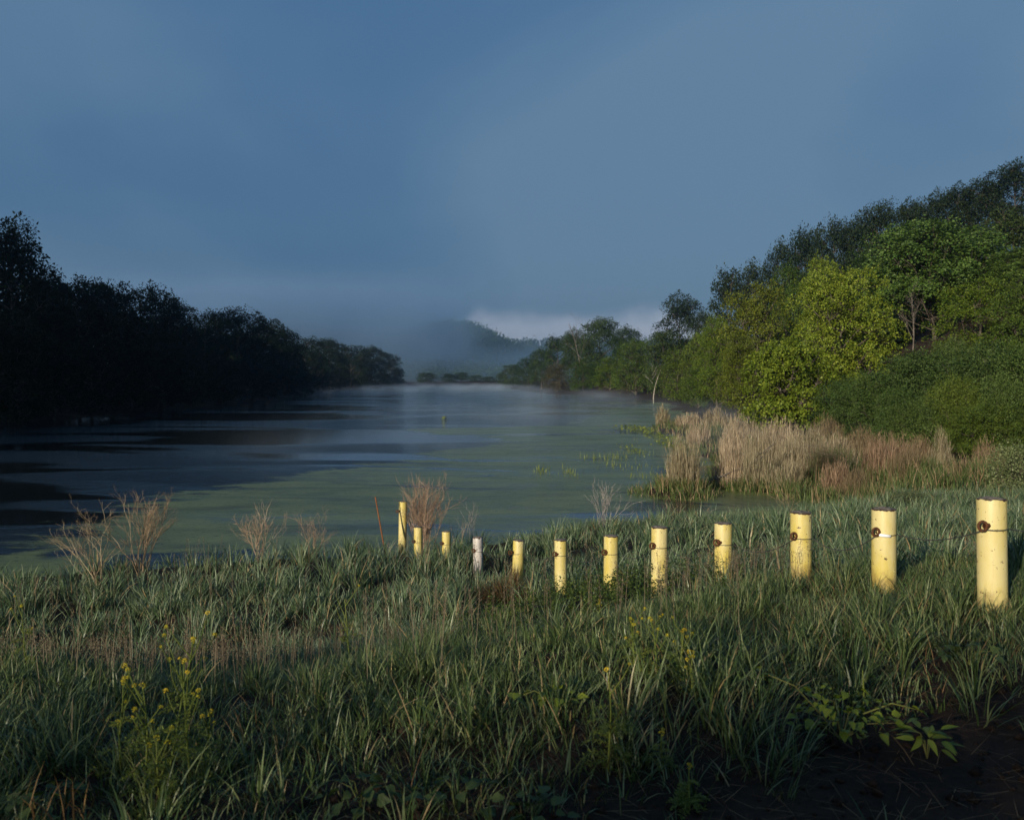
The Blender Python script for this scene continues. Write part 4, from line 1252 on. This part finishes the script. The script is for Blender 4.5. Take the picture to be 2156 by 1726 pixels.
# near meadow
mb = MB()
x, y = sample_area(6000, -4.6, 4.6, 2.3, 7.6, 0.4)
s = soilness(x, y)
k = R.rand(len(x)) > s * 0.93
x, y = x[k], y[k]
ln = 0.08 + 0.15 * vnoise(x, y, 0.6, 31) ** 1.3
ln = ln * np.where(x < 0.3, 1.0, 1.12)
tufts(mb, x, y, 13, ln, 0.0052, 0.06, (0.05, 0.85), (0.3, 2.0))
x, y = sample_area(1500, -4.6, 4.6, 2.5, 7.6, 0.4)
k = R.rand(len(x)) > soilness(x, y) * 0.96
x, y = x[k], y[k]
tussocks(mb, x, y, 24, (0.09 + 0.22 * vnoise(x, y, 0.5, 41)) * R.uniform(0.75, 1.2, len(x)), 0.0066, 0.075)
tag(mb.build('meadow_grass', M['grass_near'], kind='stuff'), 'dewy meadow grass covering the nearest ground', 'grass')
# bank grass: taller, bluish, in mounds
mb = MB()
x, y = sample_area(2300, -11, 10, 7.2, 14, 0.8)
ln = 0.14 + 0.22 * vnoise(x, y, 0.9, 33) ** 1.2
ln = np.where((x > -0.6) & (x < 1.9) & (y > 7.5) & (y < 13), ln * 0.6, ln)
tufts(mb, x, y, 12, ln, 0.0085, 0.10, (0.05, 0.8), (0.4, 2.0))
x, y = sample_area(2600, -13, 19, 13, 30, 1.2)
ln = 0.18 + 0.26 * vnoise(x, y, 1.1, 34) ** 1.2
ln = ln + 0.30 * np.exp(-((x - 2.1) ** 2 + (y - 20.5) ** 2) / 0.8) + 0.28 * np.exp(-((x + 0.95) ** 2 + (y - 18.9) ** 2) / 0.2)
tufts(mb, x, y, 13, ln, 0.0125, 0.14, (0.05, 0.8), (0.4, 2.0))
x, y = sample_area(1100, -11, 10, 7.4, 14, 0.8)
k = ~((x > -0.6) & (x < 1.9) & (y > 7.5) & (y < 13))
x, y = x[k], y[k]
tussocks(mb, x, y, 34, (0.16 + 0.38 * vnoise(x, y, 0.9, 42)) * R.uniform(0.8, 1.15, len(x)), 0.011, 0.12)
x, y = sample_area(1900, -13, 19, 11.5, 30, 1.2)
tussocks(mb, x, y, 36, (0.22 + 0.44 * vnoise(x, y, 1.1, 43)) * R.uniform(0.8, 1.15, len(x)), 0.0155, 0.17)
tag(mb.build('bank_grass', M['grass'], kind='stuff'), 'tall blue-green grass mounded over the river bank', 'grass')

# airy brown seed heads over the crest
mb = MB()


def panicles(mb, x, y, h, nsp, sp, r0):
    n = len(x)
    z = ground(x, y)
    az = R.uniform(0, 6.28, n)
    top = np.column_stack([x + np.cos(az) * 0.10 * h, y + np.sin(az) * 0.10 * h, z + h])
    base = np.column_stack([x, y, z])
    sd = np.column_stack([np.ones(n), np.zeros(n), np.zeros(n)]) * 0.0016
    v = np.stack([base - sd, base + sd, top + sd * 0.6, top - sd * 0.6], 1)
    mb.add(v.reshape(-1, 3), np.arange(n * 4).reshape(-1, 4))
    ii_ = np.repeat(np.arange(n), nsp); m = len(ii_)
    f = R.uniform(0, 1, m)
    c = top[ii_] + (base[ii_] - top[ii_]) * (f * 0.38)[:, None]
    rr = r0 * (0.25 + f) * (1.1 - f) * 2 * R.uniform(0.2, 1, m)
    a = R.uniform(0, 6.28, m)
    c = c + np.column_stack([np.cos(a) * rr, np.sin(a) * rr, rr * 0.25])
    leaf_quads(mb, c, R.normal(0, 0.6, (m, 3)) + [0, 0, 0.6], R.normal(0, 1, (m, 3)), sp * R.uniform(0.6, 1.3, m), sp * 0.45, 0.1)


x, y = sample_area(1500, -4.2, 0.2, 4.6, 7.2, 0.3)
d = np.exp(-((x + 2.4) / 1.5) ** 2) * np.exp(-((y - 5.9) / 0.8) ** 2)
k = R.rand(len(x)) < d * 0.55
x, y = x[k], y[k]
panicles(mb, x, y, R.uniform(0.20, 0.34, len(x)), 46, 0.010, 0.045)
x, y = sample_area(90, 1.2, 2.6, 7.0, 8.6, 0.3)
panicles(mb, x, y, R.uniform(0.25, 0.4, len(x)), 40, 0.011, 0.035)
x, y = sample_area(160, -4.4, 1.2, 4.4, 7.4, 0.3)
panicles(mb, x, y, R.uniform(0.32, 0.52, len(x)), 26, 0.013, 0.014)
x, y = sample_area(120, -7, 1.5, 11.5, 16, 0.3)
panicles(mb, x, y, R.uniform(0.45, 0.75, len(x)), 26, 0.02, 0.02)
tag(mb.build('seeding_grass', M['seed'], kind='stuff'), 'haze of brown seed heads above the grass crest at left', 'grass')

# low leafy weeds round the middle posts
mb = MB()
n = 430
x = R.normal(0.75, 0.85, n); y = 10.0 + R.normal(0, 1.5, n)
k = (y > 7.4) & (y < 14)
x, y = x[k], y[k]; n = len(x)
h = R.uniform(0.12, 0.36, n)
ii_ = np.repeat(np.arange(n), 26); m = len(ii_)
f = R.rand(m)
z = ground(x, y)
a = R.uniform(0, 6.28, m)
stem = np.column_stack([x[ii_] + R.normal(0, 0.01, m), y[ii_] + R.normal(0, 0.01, m), z[ii_] + h[ii_] * f])
leaf_quads(mb, stem, np.column_stack([np.cos(a), np.sin(a), R.uniform(0.1, 0.8, m)]), R.normal(0, 0.3, (m, 3)) + [0, 0, 1], 0.055 * R.uniform(0.6, 1.3, m) * (1.15 - 0.5 * f), 0.017, 0.1)
tag(mb.build('low_weeds', M['forb'], kind='stuff'), 'low leafy green weeds around the middle posts', 'weeds')

# brown thatch heaped at the eighth post
X, Y = wx(1060, 12.9), 12.9
mb = MB(); n = 1500
a = R.uniform(0, 6.28, n); rr = np.sqrt(R.rand(n))
bx = X + np.cos(a) * rr * 0.42; by = Y + np.sin(a) * rr * 0.42
hz = 0.24 * (1 - rr ** 1.5)
blades(mb, np.column_stack([bx, by, ground(bx, by) + hz * R.rand(n)]), a + R.normal(0, 0.8, n), R.uniform(0.12, 0.34, n), np.full(n, 0.006), R.uniform(0.5, 1.5, n), R.uniform(0.3, 1.6, n), 3)
n = 160
bx = wx(1086, 13.3) - np.abs(R.normal(0, 0.09, n)); by = 13.2 + R.normal(0, 0.06, n)
blades(mb, np.column_stack([bx, by, ground(bx, by) + 0.05]), R.normal(0.2, 0.5, n), R.uniform(0.3, 0.5, n), np.full(n, 0.006), R.uniform(0, 0.3, n), R.uniform(0, 0.5, n), 3)
tag(mb.build('thatch_mound', M['thatch'], kind='stuff'), 'heap of dead brown grass at a yellow post', 'dead grass')

# patches of last year's dead grass among the green
mb = MB(); n = 9000
x = R.uniform(-4.5, 4.5, n); y = R.uniform(3.0, 9.5, n)
k = px_ok(x, y, 0.3) & (R.rand(n) < 0.04 + 0.7 * (vnoise(x, y, 0.9, 51) > 0.72) + 0.8 * np.exp(-((x - 2.3) ** 2 / 0.8 + (y - 4.7) ** 2 / 0.4)))
x, y = x[k], y[k]; n = len(x)
blades(mb, np.column_stack([x, y, ground(x, y)]), R.uniform(0, 6.28, n), R.uniform(0.10, 0.26, n), np.full(n, 0.004), R.uniform(0.2, 1.45, n), R.uniform(0.2, 1.4, n), 3)
tag(mb.build('dead_grass', M['thatch'], kind='stuff'), 'patches of brown dead grass tangled among the green', 'dead grass')

# straw litter on the soil
mb = MB(); n = 3200
x = R.uniform(-2.2, 3.0, n); y = R.uniform(2.4, 4.6, n)
k = R.rand(n) < (0.25 + soilness(x, y))
x, y = x[k], y[k]; n = len(x)
blades(mb, np.column_stack([x, y, ground(x, y) + 0.012]), R.uniform(0, 6.28, n), R.uniform(0.04, 0.2, n), np.full(n, 0.003), R.uniform(1.35, 1.6, n), R.uniform(-0.1, 0.2, n), 2)
tag(mb.build('straw_litter', M['thatch'], kind='stuff'), 'dry straw scattered over the bare soil in front', 'litter')

# soil crumbs
mb = MB(); n = 2600
x = R.uniform(-2.0, 3.0, n); y = R.uniform(2.4, 4.4, n)
k = R.rand(n) < soilness(x, y) + 0.1
x, y = x[k], y[k]
oct_v = np.array([[1, 0, 0], [0, 1, 0], [-1, 0, 0], [0, -1, 0], [0, 0, 0.8], [0, 0, -0.8]])
oct_t = np.array([[0, 1, 4], [1, 2, 4], [2, 3, 4], [3, 0, 4], [1, 0, 5], [2, 1, 5], [3, 2, 5], [0, 3, 5]])
zs_ = ground(x, y)
for i in range(len(x)):
    s = 0.005 + 0.026 * R.rand() ** 3
    mb.add(oct_v * s * R.uniform(0.6, 1.3, (6, 3)) + [x[i], y[i], zs_[i] + s * 0.3], None, oct_t)
tag(mb.build('soil_crumbs', M['soil'], kind='stuff'), 'crumbs of dark earth on the bare soil', 'soil')


# ------------------------------------------------------------------ wildflowers and leafy plants in front
def flower_mesh():
    mb = MB()
    r = np.random.RandomState(5)
    for k in range(26):
        d = unit(r.normal(0, 1, 3) + np.array([0, 0, 0.6]))
        mb.add(oct_v * r.uniform(0.0025, 0.0042) + d * 0.011 * np.array([1, 1, 0.75]), None, oct_t)
    return mb.mesh('flower_head', M['flower'])


FLOWER = flower_mesh()


def mustard(px, Y, top, label, seed, nb=6, leafy=1.0, fl=1.0, lean=0.0, wide=1.0):
    r = np.random.RandomState(seed)
    X = wx(px, Y); z0 = gz(X, Y); H = wz(top, Y) - z0
    o = thing('mustard_plant', (X, Y, z0), label, 'wildflower', 'yellow-flowered mustard plants')
    st = MB(); lf = MB(); heads = []

    def stem(b, d, ln, rad):
        pts = [np.array(b, float)]
        for k in range(5):
            d = unit(d + r.normal(0, 0.06, 3) + np.array([0, 0, 0.06]))
            pts.append(pts[-1] + d * ln / 5)
        tube(st, pts, rad * np.linspace(1, 0.45, 6), 5)
        return np.array(pts)
    main = stem((0, 0, -0.02), np.array([lean, 0, 1.0]), H * 0.98, 0.0045)
    heads.append((main[-1], 1.0))
    at = lambda P, f: np.array([np.interp(f * 5, range(6), P[:, j]) for j in range(3)])
    for k in range(nb):
        f = 0.42 + 0.5 * (k + r.rand()) / nb
        a = r.uniform(0, 6.28)
        b = stem(at(main, f), np.array([math.cos(a) * 0.55 * wide, math.sin(a) * 0.5 * wide, 0.8]), H * r.uniform(0.2, 0.42), 0.0026)
        heads.append((b[-1], r.uniform(0.55, 0.95)))
        for q_ in range(4):   # slender pods
            c = at(b, r.uniform(0.3, 0.9)); a2 = r.uniform(0, 6.28)
            tube(st, [c, c + np.array([math.cos(a2) * 0.02, math.sin(a2) * 0.02, 0.016])], [0.0009, 0.0006], 3, False)
    for k in range(int(14 * leafy)):   # feathery leaves
        f = r.uniform(0.04, 0.72); a = r.uniform(0, 6.28)
        c = at(main, f); ln = 0.13 * (1.15 - f) * r.uniform(0.7, 1.2) * (H / 0.5) ** 0.5
        h = np.array([math.cos(a), math.sin(a), 0])
        s_ = np.array([-math.sin(a), math.cos(a), 0])
        u = np.linspace(0, 1, 9)[:, None]
        rach = c + h * ln * u + np.array([0, 0, 1]) * (0.45 * ln * u - 0.6 * ln * u ** 2)
        tube(st, rach[::2], [0.0014, 0.001, 0.0008, 0.0006, 0.0004], 3, False)
        for side in (-1, 1):
            p = np.repeat(rach[1:], 3, 0)
            L0 = ln * 0.34 * np.repeat(np.sin(np.linspace(0.5, 2.7, 8)), 3)
            dd_ = s_ * side + h * 0.5 + r.normal(0, 0.35, (24, 3))
            leaf_quads(lf, p, dd_, r.normal(0, 0.35, (24, 3)) + [0, 0, 1], L0 * r.uniform(0.5, 1.1, 24), 0.0045, 0.05)
    st.build('stem', M['mustard'], o)
    lf.build('feathery_leaves', M['mustard'], o, kind='stuff')
    for p, s in heads:
        if r.rand() > fl: continue
        e = link('flower_head', FLOWER, o)
        e.location = p; e.scale = (s, s, s); e.rotation_euler = (r.normal(0, 0.2), r.normal(0, 0.2), r.uniform(0, 6.28))
    return o


mustard(352, 3.45, 1332, 'tallest mustard of the left foreground cluster', 101, 8, 1.6)
mustard(300, 3.30, 1430, 'mustard with a thick yellow-green stem in the left cluster', 102, 7, 1.8)
mustard(402, 3.35, 1372, 'mustard on the right side of the left foreground cluster', 103, 6, 1.3, lean=0.02)
mustard(258, 3.50, 1420, 'mustard on the left side of the left foreground cluster', 104, 6, 1.2, lean=-0.08)
mustard(335, 3.15, 1540, 'short bushy mustard low in the left cluster', 105, 5, 2.0, 0.6)
mustard(430, 3.55, 1480, 'small slim mustard at the right fringe of the left cluster', 106, 3, 0.9)
mustard(1280, 3.40, 1384, 'single tall mustard with feathery leaves, bottom middle', 107, 2, 2.0, 0.7)
mustard(1392, 3.40, 1528, 'knee-high mustard right of the single tall one', 108, 1, 1.4)
mustard(1452, 3.10, 1602, 'low mustard rosette at the bottom middle edge', 109, 0, 1.8, 0.6)
mustard(1335, 4.3, 1292, 'slim mustard in the grass, left of its group of four', 110, 5, 1.0)
mustard(1385, 4.2, 1288, 'highest slim mustard in the group of four', 111, 6, 1.0)
mustard(1428, 4.15, 1312, 'slim mustard third in the group of four', 112, 5, 1.0)
mustard(1458, 4.0, 1372, 'lowest slim mustard on the right of the group of four', 113, 4, 1.0)
mustard(1818, 3.95, 1400, 'solitary leafy weed stalk above the bright vine', 114, 0, 1.2, 0.0)
mustard(1262, 7.6, 1260, 'distant mustard stalk before the sixth post', 115, 4, 0.8)
mustard(60, 5.6, 1262, 'mustard stalk by itself at the left edge crest', 116, 4, 0.8, 0.5)
mustard(740, 6.0, 1250, 'yellowish weed stalk on the crest left of the thatch', 117, 4, 0.8, 0.4)


def leaf_mesh(name, L=0.06, W=0.045, lobes=True):
    """ovate toothed leaf folded on its midrib, base at the origin, pointing +x"""
    n = 6
    u = np.linspace(0, 1, n + 1)
    prof = np.sin(np.pi * u ** 0.75) * 0.5
    if lobes: prof = prof * (1 + 0.16 * (np.arange(n + 1) % 2))
    zc = -0.25 * L * u ** 2
    mid = np.column_stack([u * L, np.zeros(n + 1), zc])
    lf_ = np.column_stack([u * L - 0.03 * L, prof * W, zc + np.abs(prof) * W * 0.35])
    rt = lf_ * [1, -1, 1]
    v = np.concatenate([mid, lf_, rt])
    m = n + 1
    qs = []
    for k in range(n):
        qs.append((k, k + 1, m + k + 1, m + k)); qs.append((k + 1, k, 2 * m + k, 2 * m + k + 1))
    mb = MB(); mb.add(v, qs)
    return mb.mesh(name, M['vine'], True)


LEAF = leaf_mesh('vine_leaf')
LANCE = leaf_mesh('lance_leaf', 0.09, 0.028, False)


def leafy_plant(name, px, Y, label, seed, n, rx, ry, h, mesh, smin=0.6, smax=1.3, runners=(), cat='plant', mat=None):
    r = np.random.RandomState(seed)
    X = wx(px, Y); z0 = gz(X, Y)
    o = thing(name, (X, Y, z0), label, cat)
    st = MB()
    spots = []
    for k in range(n):
        a = r.uniform(0, 6.28); q_ = math.sqrt(r.rand())
        p = np.array([math.cos(a) * q_ * rx, math.sin(a) * q_ * ry, 0.02 + h * (1 - 0.6 * q_ ** 2) * r.uniform(0.35, 1.0)])
        spots.append((p, a))
    for k in range(min(7, n // 4)):
        p = spots[k][0]
        tube(st, [(0, 0, 0), p * [0.5, 0.5, 0.9], p], [0.0022, 0.0016, 0.001], 5)
    for (dx, dz) in runners:
        b = np.array([np.sign(dx) * rx * 0.4, 0, h * 0.5])
        e = np.array([dx, -0.03, dz])
        pts = [b, (b + e) / 2 + np.array([0, 0, 0.035]), e]
        tube(st, pts, [0.0035, 0.003, 0.0018], 5)
        for f in (0.35, 0.6, 0.85, 1.0, 1.0):
            c = b + (e - b) * f + np.array([0, 0, 0.035 * 4 * f * (1 - f)])
            spots.append((c, (0 if dx > 0 else math.pi) + r.normal(0, 0.9)))
    st.build('stems', M['vine_stem'], o, True)
    for p, a in spots:
        e = link('leaf', mesh, o, mat=mat or M['vine'])
        s = r.uniform(smin, smax)
        e.location = p; e.scale = (s, s, s)
        e.rotation_euler = (r.normal(0, 0.35), r.uniform(-0.5, 0.55), a + r.normal(0, 0.4))
    return o


leafy_plant('leafy_vine', 1772, 3.62, 'bright yellow-green leafy vine sprawling on the soil', 121, 115, 0.21, 0.16, 0.21, LEAF, 0.35, 0.85, ((-0.30, 0.27), (0.30, 0.13)), 'vine')
leafy_plant('leafy_herb', 1952, 3.52, 'small upright leafy herb right of the bright vine', 122, 26, 0.075, 0.07, 0.16, LANCE, 0.6, 1.05)
leafy_plant('leafy_vine', 1182, 3.85, 'small leafy sprig in bottom middle left of the tall mustard', 123, 16, 0.08, 0.07, 0.11, LEAF, 0.5, 0.95, ((-0.20, 0.07),), 'vine')
leafy_plant('leafy_herb', 1590, 4.1, 'little yellow-green sprig in grass above the vine', 124, 12, 0.06, 0.06, 0.13, LEAF, 0.5, 0.9)
M['dim'] = foliage('dull_leaves', (0.03, 0.055, 0.018), (0.07, 0.10, 0.03), (0.05, 0.075, 0.022))
for k, (px, Y, lab) in enumerate([(960, 3.15, 'dull green ground herb at bottom, left of the tall mustard'), (1120, 3.0, 'dull green ground herb at bottom centre'), (760, 3.2, 'dull green ground herb right of the left mustard cluster'),
                                  (2040, 4.4, 'dull green herb patch near the right edge below posts'), (60, 3.1, 'dull green ground herb at bottom left corner')]):
    leafy_plant('ground_herb', px, Y, lab, 130 + k, 26, 0.16, 0.14, 0.09, LEAF, 0.5, 1.0, (), 'plant', M['dim'])

# rust-coloured dry tuft in the bottom left corner
X, Y = wx(110, 3.0), 3.0
o = thing('dry_tuft', (X, Y, gz(X, Y)), 'rust-coloured dry grass tuft in the bottom left corner', 'dead grass')
mb = MB(); n = 26
blades(mb, np.column_stack([R.normal(0, 0.09, n), R.normal(0, 0.06, n), np.full(n, -0.01)]), R.uniform(0, 6.28, n), R.uniform(0.12, 0.26, n), np.full(n, 0.006), R.uniform(0.05, 0.5, n), R.uniform(0.2, 1.6, n), 4)
mb.build('blades', M['thatch'], o, kind='stuff')


# ------------------------------------------------------------------ morning haze
def volume_box(name, lo, hi, label, density, color, aniso, noise=None):
    m, N, L, out = mat_new(name)
    v = N.new('ShaderNodeVolumePrincipled')
    v.inputs['Color'].default_value = (*color, 1)
    v.inputs['Density'].default_value = density
    v.inputs['Anisotropy'].default_value = aniso
    L.new(v.outputs[0], out.inputs['Volume'])
    if noise:
        noise(N, L, v, density)
    lo, hi = np.array(lo, float), np.array(hi, float)
    mb = MB()
    c = np.array([[0, 0, 0], [1, 0, 0], [1, 1, 0], [0, 1, 0], [0, 0, 1], [1, 0, 1], [1, 1, 1], [0, 1, 1]])
    mb.add(lo + c * (hi - lo), [[0, 3, 2, 1], [4, 5, 6, 7], [0, 1, 5, 4], [1, 2, 6, 5], [2, 3, 7, 6], [3, 0, 4, 7]])
    o = mb.build(name, m, kind='stuff')
    tag(o, label, 'haze')
    return m, o



def fog_density(N, L, v, dens):
    geo = N.new('ShaderNodeNewGeometry')
    sep = N.new('ShaderNodeSeparateXYZ'); L.new(geo.outputs['Position'], sep.inputs[0])
    mp = N.new('ShaderNodeMapping'); mp.inputs['Scale'].default_value = (1, 1, 1.6); L.new(geo.outputs['Position'], mp.inputs[0])
    n = N.new('ShaderNodeTexNoise'); n.inputs['Scale'].default_value = 0.018; n.inputs['Detail'].default_value = 3
    L.new(mp.outputs[0], n.inputs['Vector'])

    def ss(x, a, b, lo=0.0, hi=1.0):
        m_ = N.new('ShaderNodeMapRange'); m_.interpolation_type = 'SMOOTHSTEP'
        m_.inputs['From Min'].default_value = a; m_.inputs['From Max'].default_value = b
        m_.inputs['To Min'].default_value = lo; m_.inputs['To Max'].default_value = hi
        L.new(x, m_.inputs[0]); return m_.outputs[0]

    def mm(op, a, b):
        m_ = N.new('ShaderNodeMath'); m_.operation = op
        for i, x in enumerate((a, b)):
            if isinstance(x, (int, float)): m_.inputs[i].default_value = x
            else: L.new(x, m_.inputs[i])
        return m_.outputs[0]
    wob = N.new('ShaderNodeTexNoise'); wob.inputs['Scale'].default_value = 0.022; wob.inputs['Detail'].default_value = 4
    L.new(geo.outputs['Position'], wob.inputs['Vector'])
    xw = mm('ADD', sep.outputs['X'], mm('MULTIPLY', mm('SUBTRACT', wob.outputs['Fac'], 0.5), 150.0))
    xz = mm('ADD', xw, mm('MULTIPLY', mm('SUBTRACT', sep.outputs['Z'], 40.0), -0.5))
    left = mm('MULTIPLY', ss(xz, -8, -92), ss(sep.outputs['Z'], 96, 40))
    low = mm('MULTIPLY', ss(sep.outputs['Z'], 44, 10, 0, 0.42), ss(sep.outputs['X'], 150, 20))
    side = ss(sep.outputs['X'], -410, -330)
    veil = mm('MULTIPLY', ss(sep.outputs['Z'], 96, 62, 0, 0.10), ss(sep.outputs['X'], 155, 70))
    d = mm('MULTIPLY', mm('MULTIPLY', mm('MAXIMUM', mm('MAXIMUM', left, low), veil), side), ss(n.outputs['Fac'], 0.2, 0.7, 0.35, 1.3))
    L.new(mm('MULTIPLY', d, dens), v.inputs['Density'])


def mist_density(N, L, v, dens):
    geo = N.new('ShaderNodeNewGeometry')
    sep = N.new('ShaderNodeSeparateXYZ'); L.new(geo.outputs['Position'], sep.inputs[0])
    mp = N.new('ShaderNodeMapping'); mp.inputs['Scale'].default_value = (1, 0.6, 2.0); L.new(geo.outputs['Position'], mp.inputs[0])
    n = N.new('ShaderNodeTexNoise'); n.inputs['Scale'].default_value = 0.11; n.inputs['Detail'].default_value = 3
    L.new(mp.outputs[0], n.inputs['Vector'])
    a = N.new('ShaderNodeMapRange'); a.interpolation_type = 'SMOOTHSTEP'
    a.inputs['From Min'].default_value = 0.42; a.inputs['From Max'].default_value = 0.75
    L.new(n.outputs['Fac'], a.inputs[0])
    z = N.new('ShaderNodeMapRange'); z.interpolation_type = 'SMOOTHSTEP'
    z.inputs['From Min'].default_value = 2.6; z.inputs['From Max'].default_value = 0.2
    L.new(sep.outputs['Z'], z.inputs[0])
    xm = N.new('ShaderNodeMapRange'); xm.interpolation_type = 'SMOOTHSTEP'
    xm.inputs['From Min'].default_value = -26; xm.inputs['From Max'].default_value = -6
    L.new(sep.outputs['X'], xm.inputs[0])
    ym = N.new('ShaderNodeMapRange'); ym.interpolation_type = 'SMOOTHSTEP'
    ym.inputs['From Min'].default_value = 180; ym.inputs['From Max'].default_value = 330
    L.new(sep.outputs['Y'], ym.inputs[0])
    mxy = N.new('ShaderNodeMath'); mxy.operation = 'MAXIMUM'; L.new(xm.outputs[0], mxy.inputs[0]); L.new(ym.outputs[0], mxy.inputs[1])
    za = N.new('ShaderNodeMath'); za.operation = 'MULTIPLY'; L.new(z.outputs[0], za.inputs[0]); L.new(mxy.outputs[0], za.inputs[1])
    z = za
    m1 = N.new('ShaderNodeMath'); m1.operation = 'MULTIPLY'; L.new(a.outputs[0], m1.inputs[0]); L.new(z.outputs[0], m1.inputs[1])
    m2 = N.new('ShaderNodeMath'); m2.operation = 'MULTIPLY'; L.new(m1.outputs[0], m2.inputs[0]); m2.inputs[1].default_value = dens
    L.new(m2.outputs[0], v.inputs['Density'])


volume_box('haze', (-1850, -420, -2.0), (1850, 4050, 84), 'thin blue morning haze filling the valley', 0.00028, (0.58, 0.78, 1.0), 0.85)
volume_box('fog', (-420, 665, 1.0), (160, 800, 100), 'bank of fog drifting across the wooded hill', 0.026, (0.56, 0.78, 1.0), 0.45, fog_density)
volume_box('mist', (-66, 48, 0.02), (26, 640, 2.7), 'wisps of mist lying on the river', 0.015, (0.74, 0.88, 1.0), 0.2, mist_density)
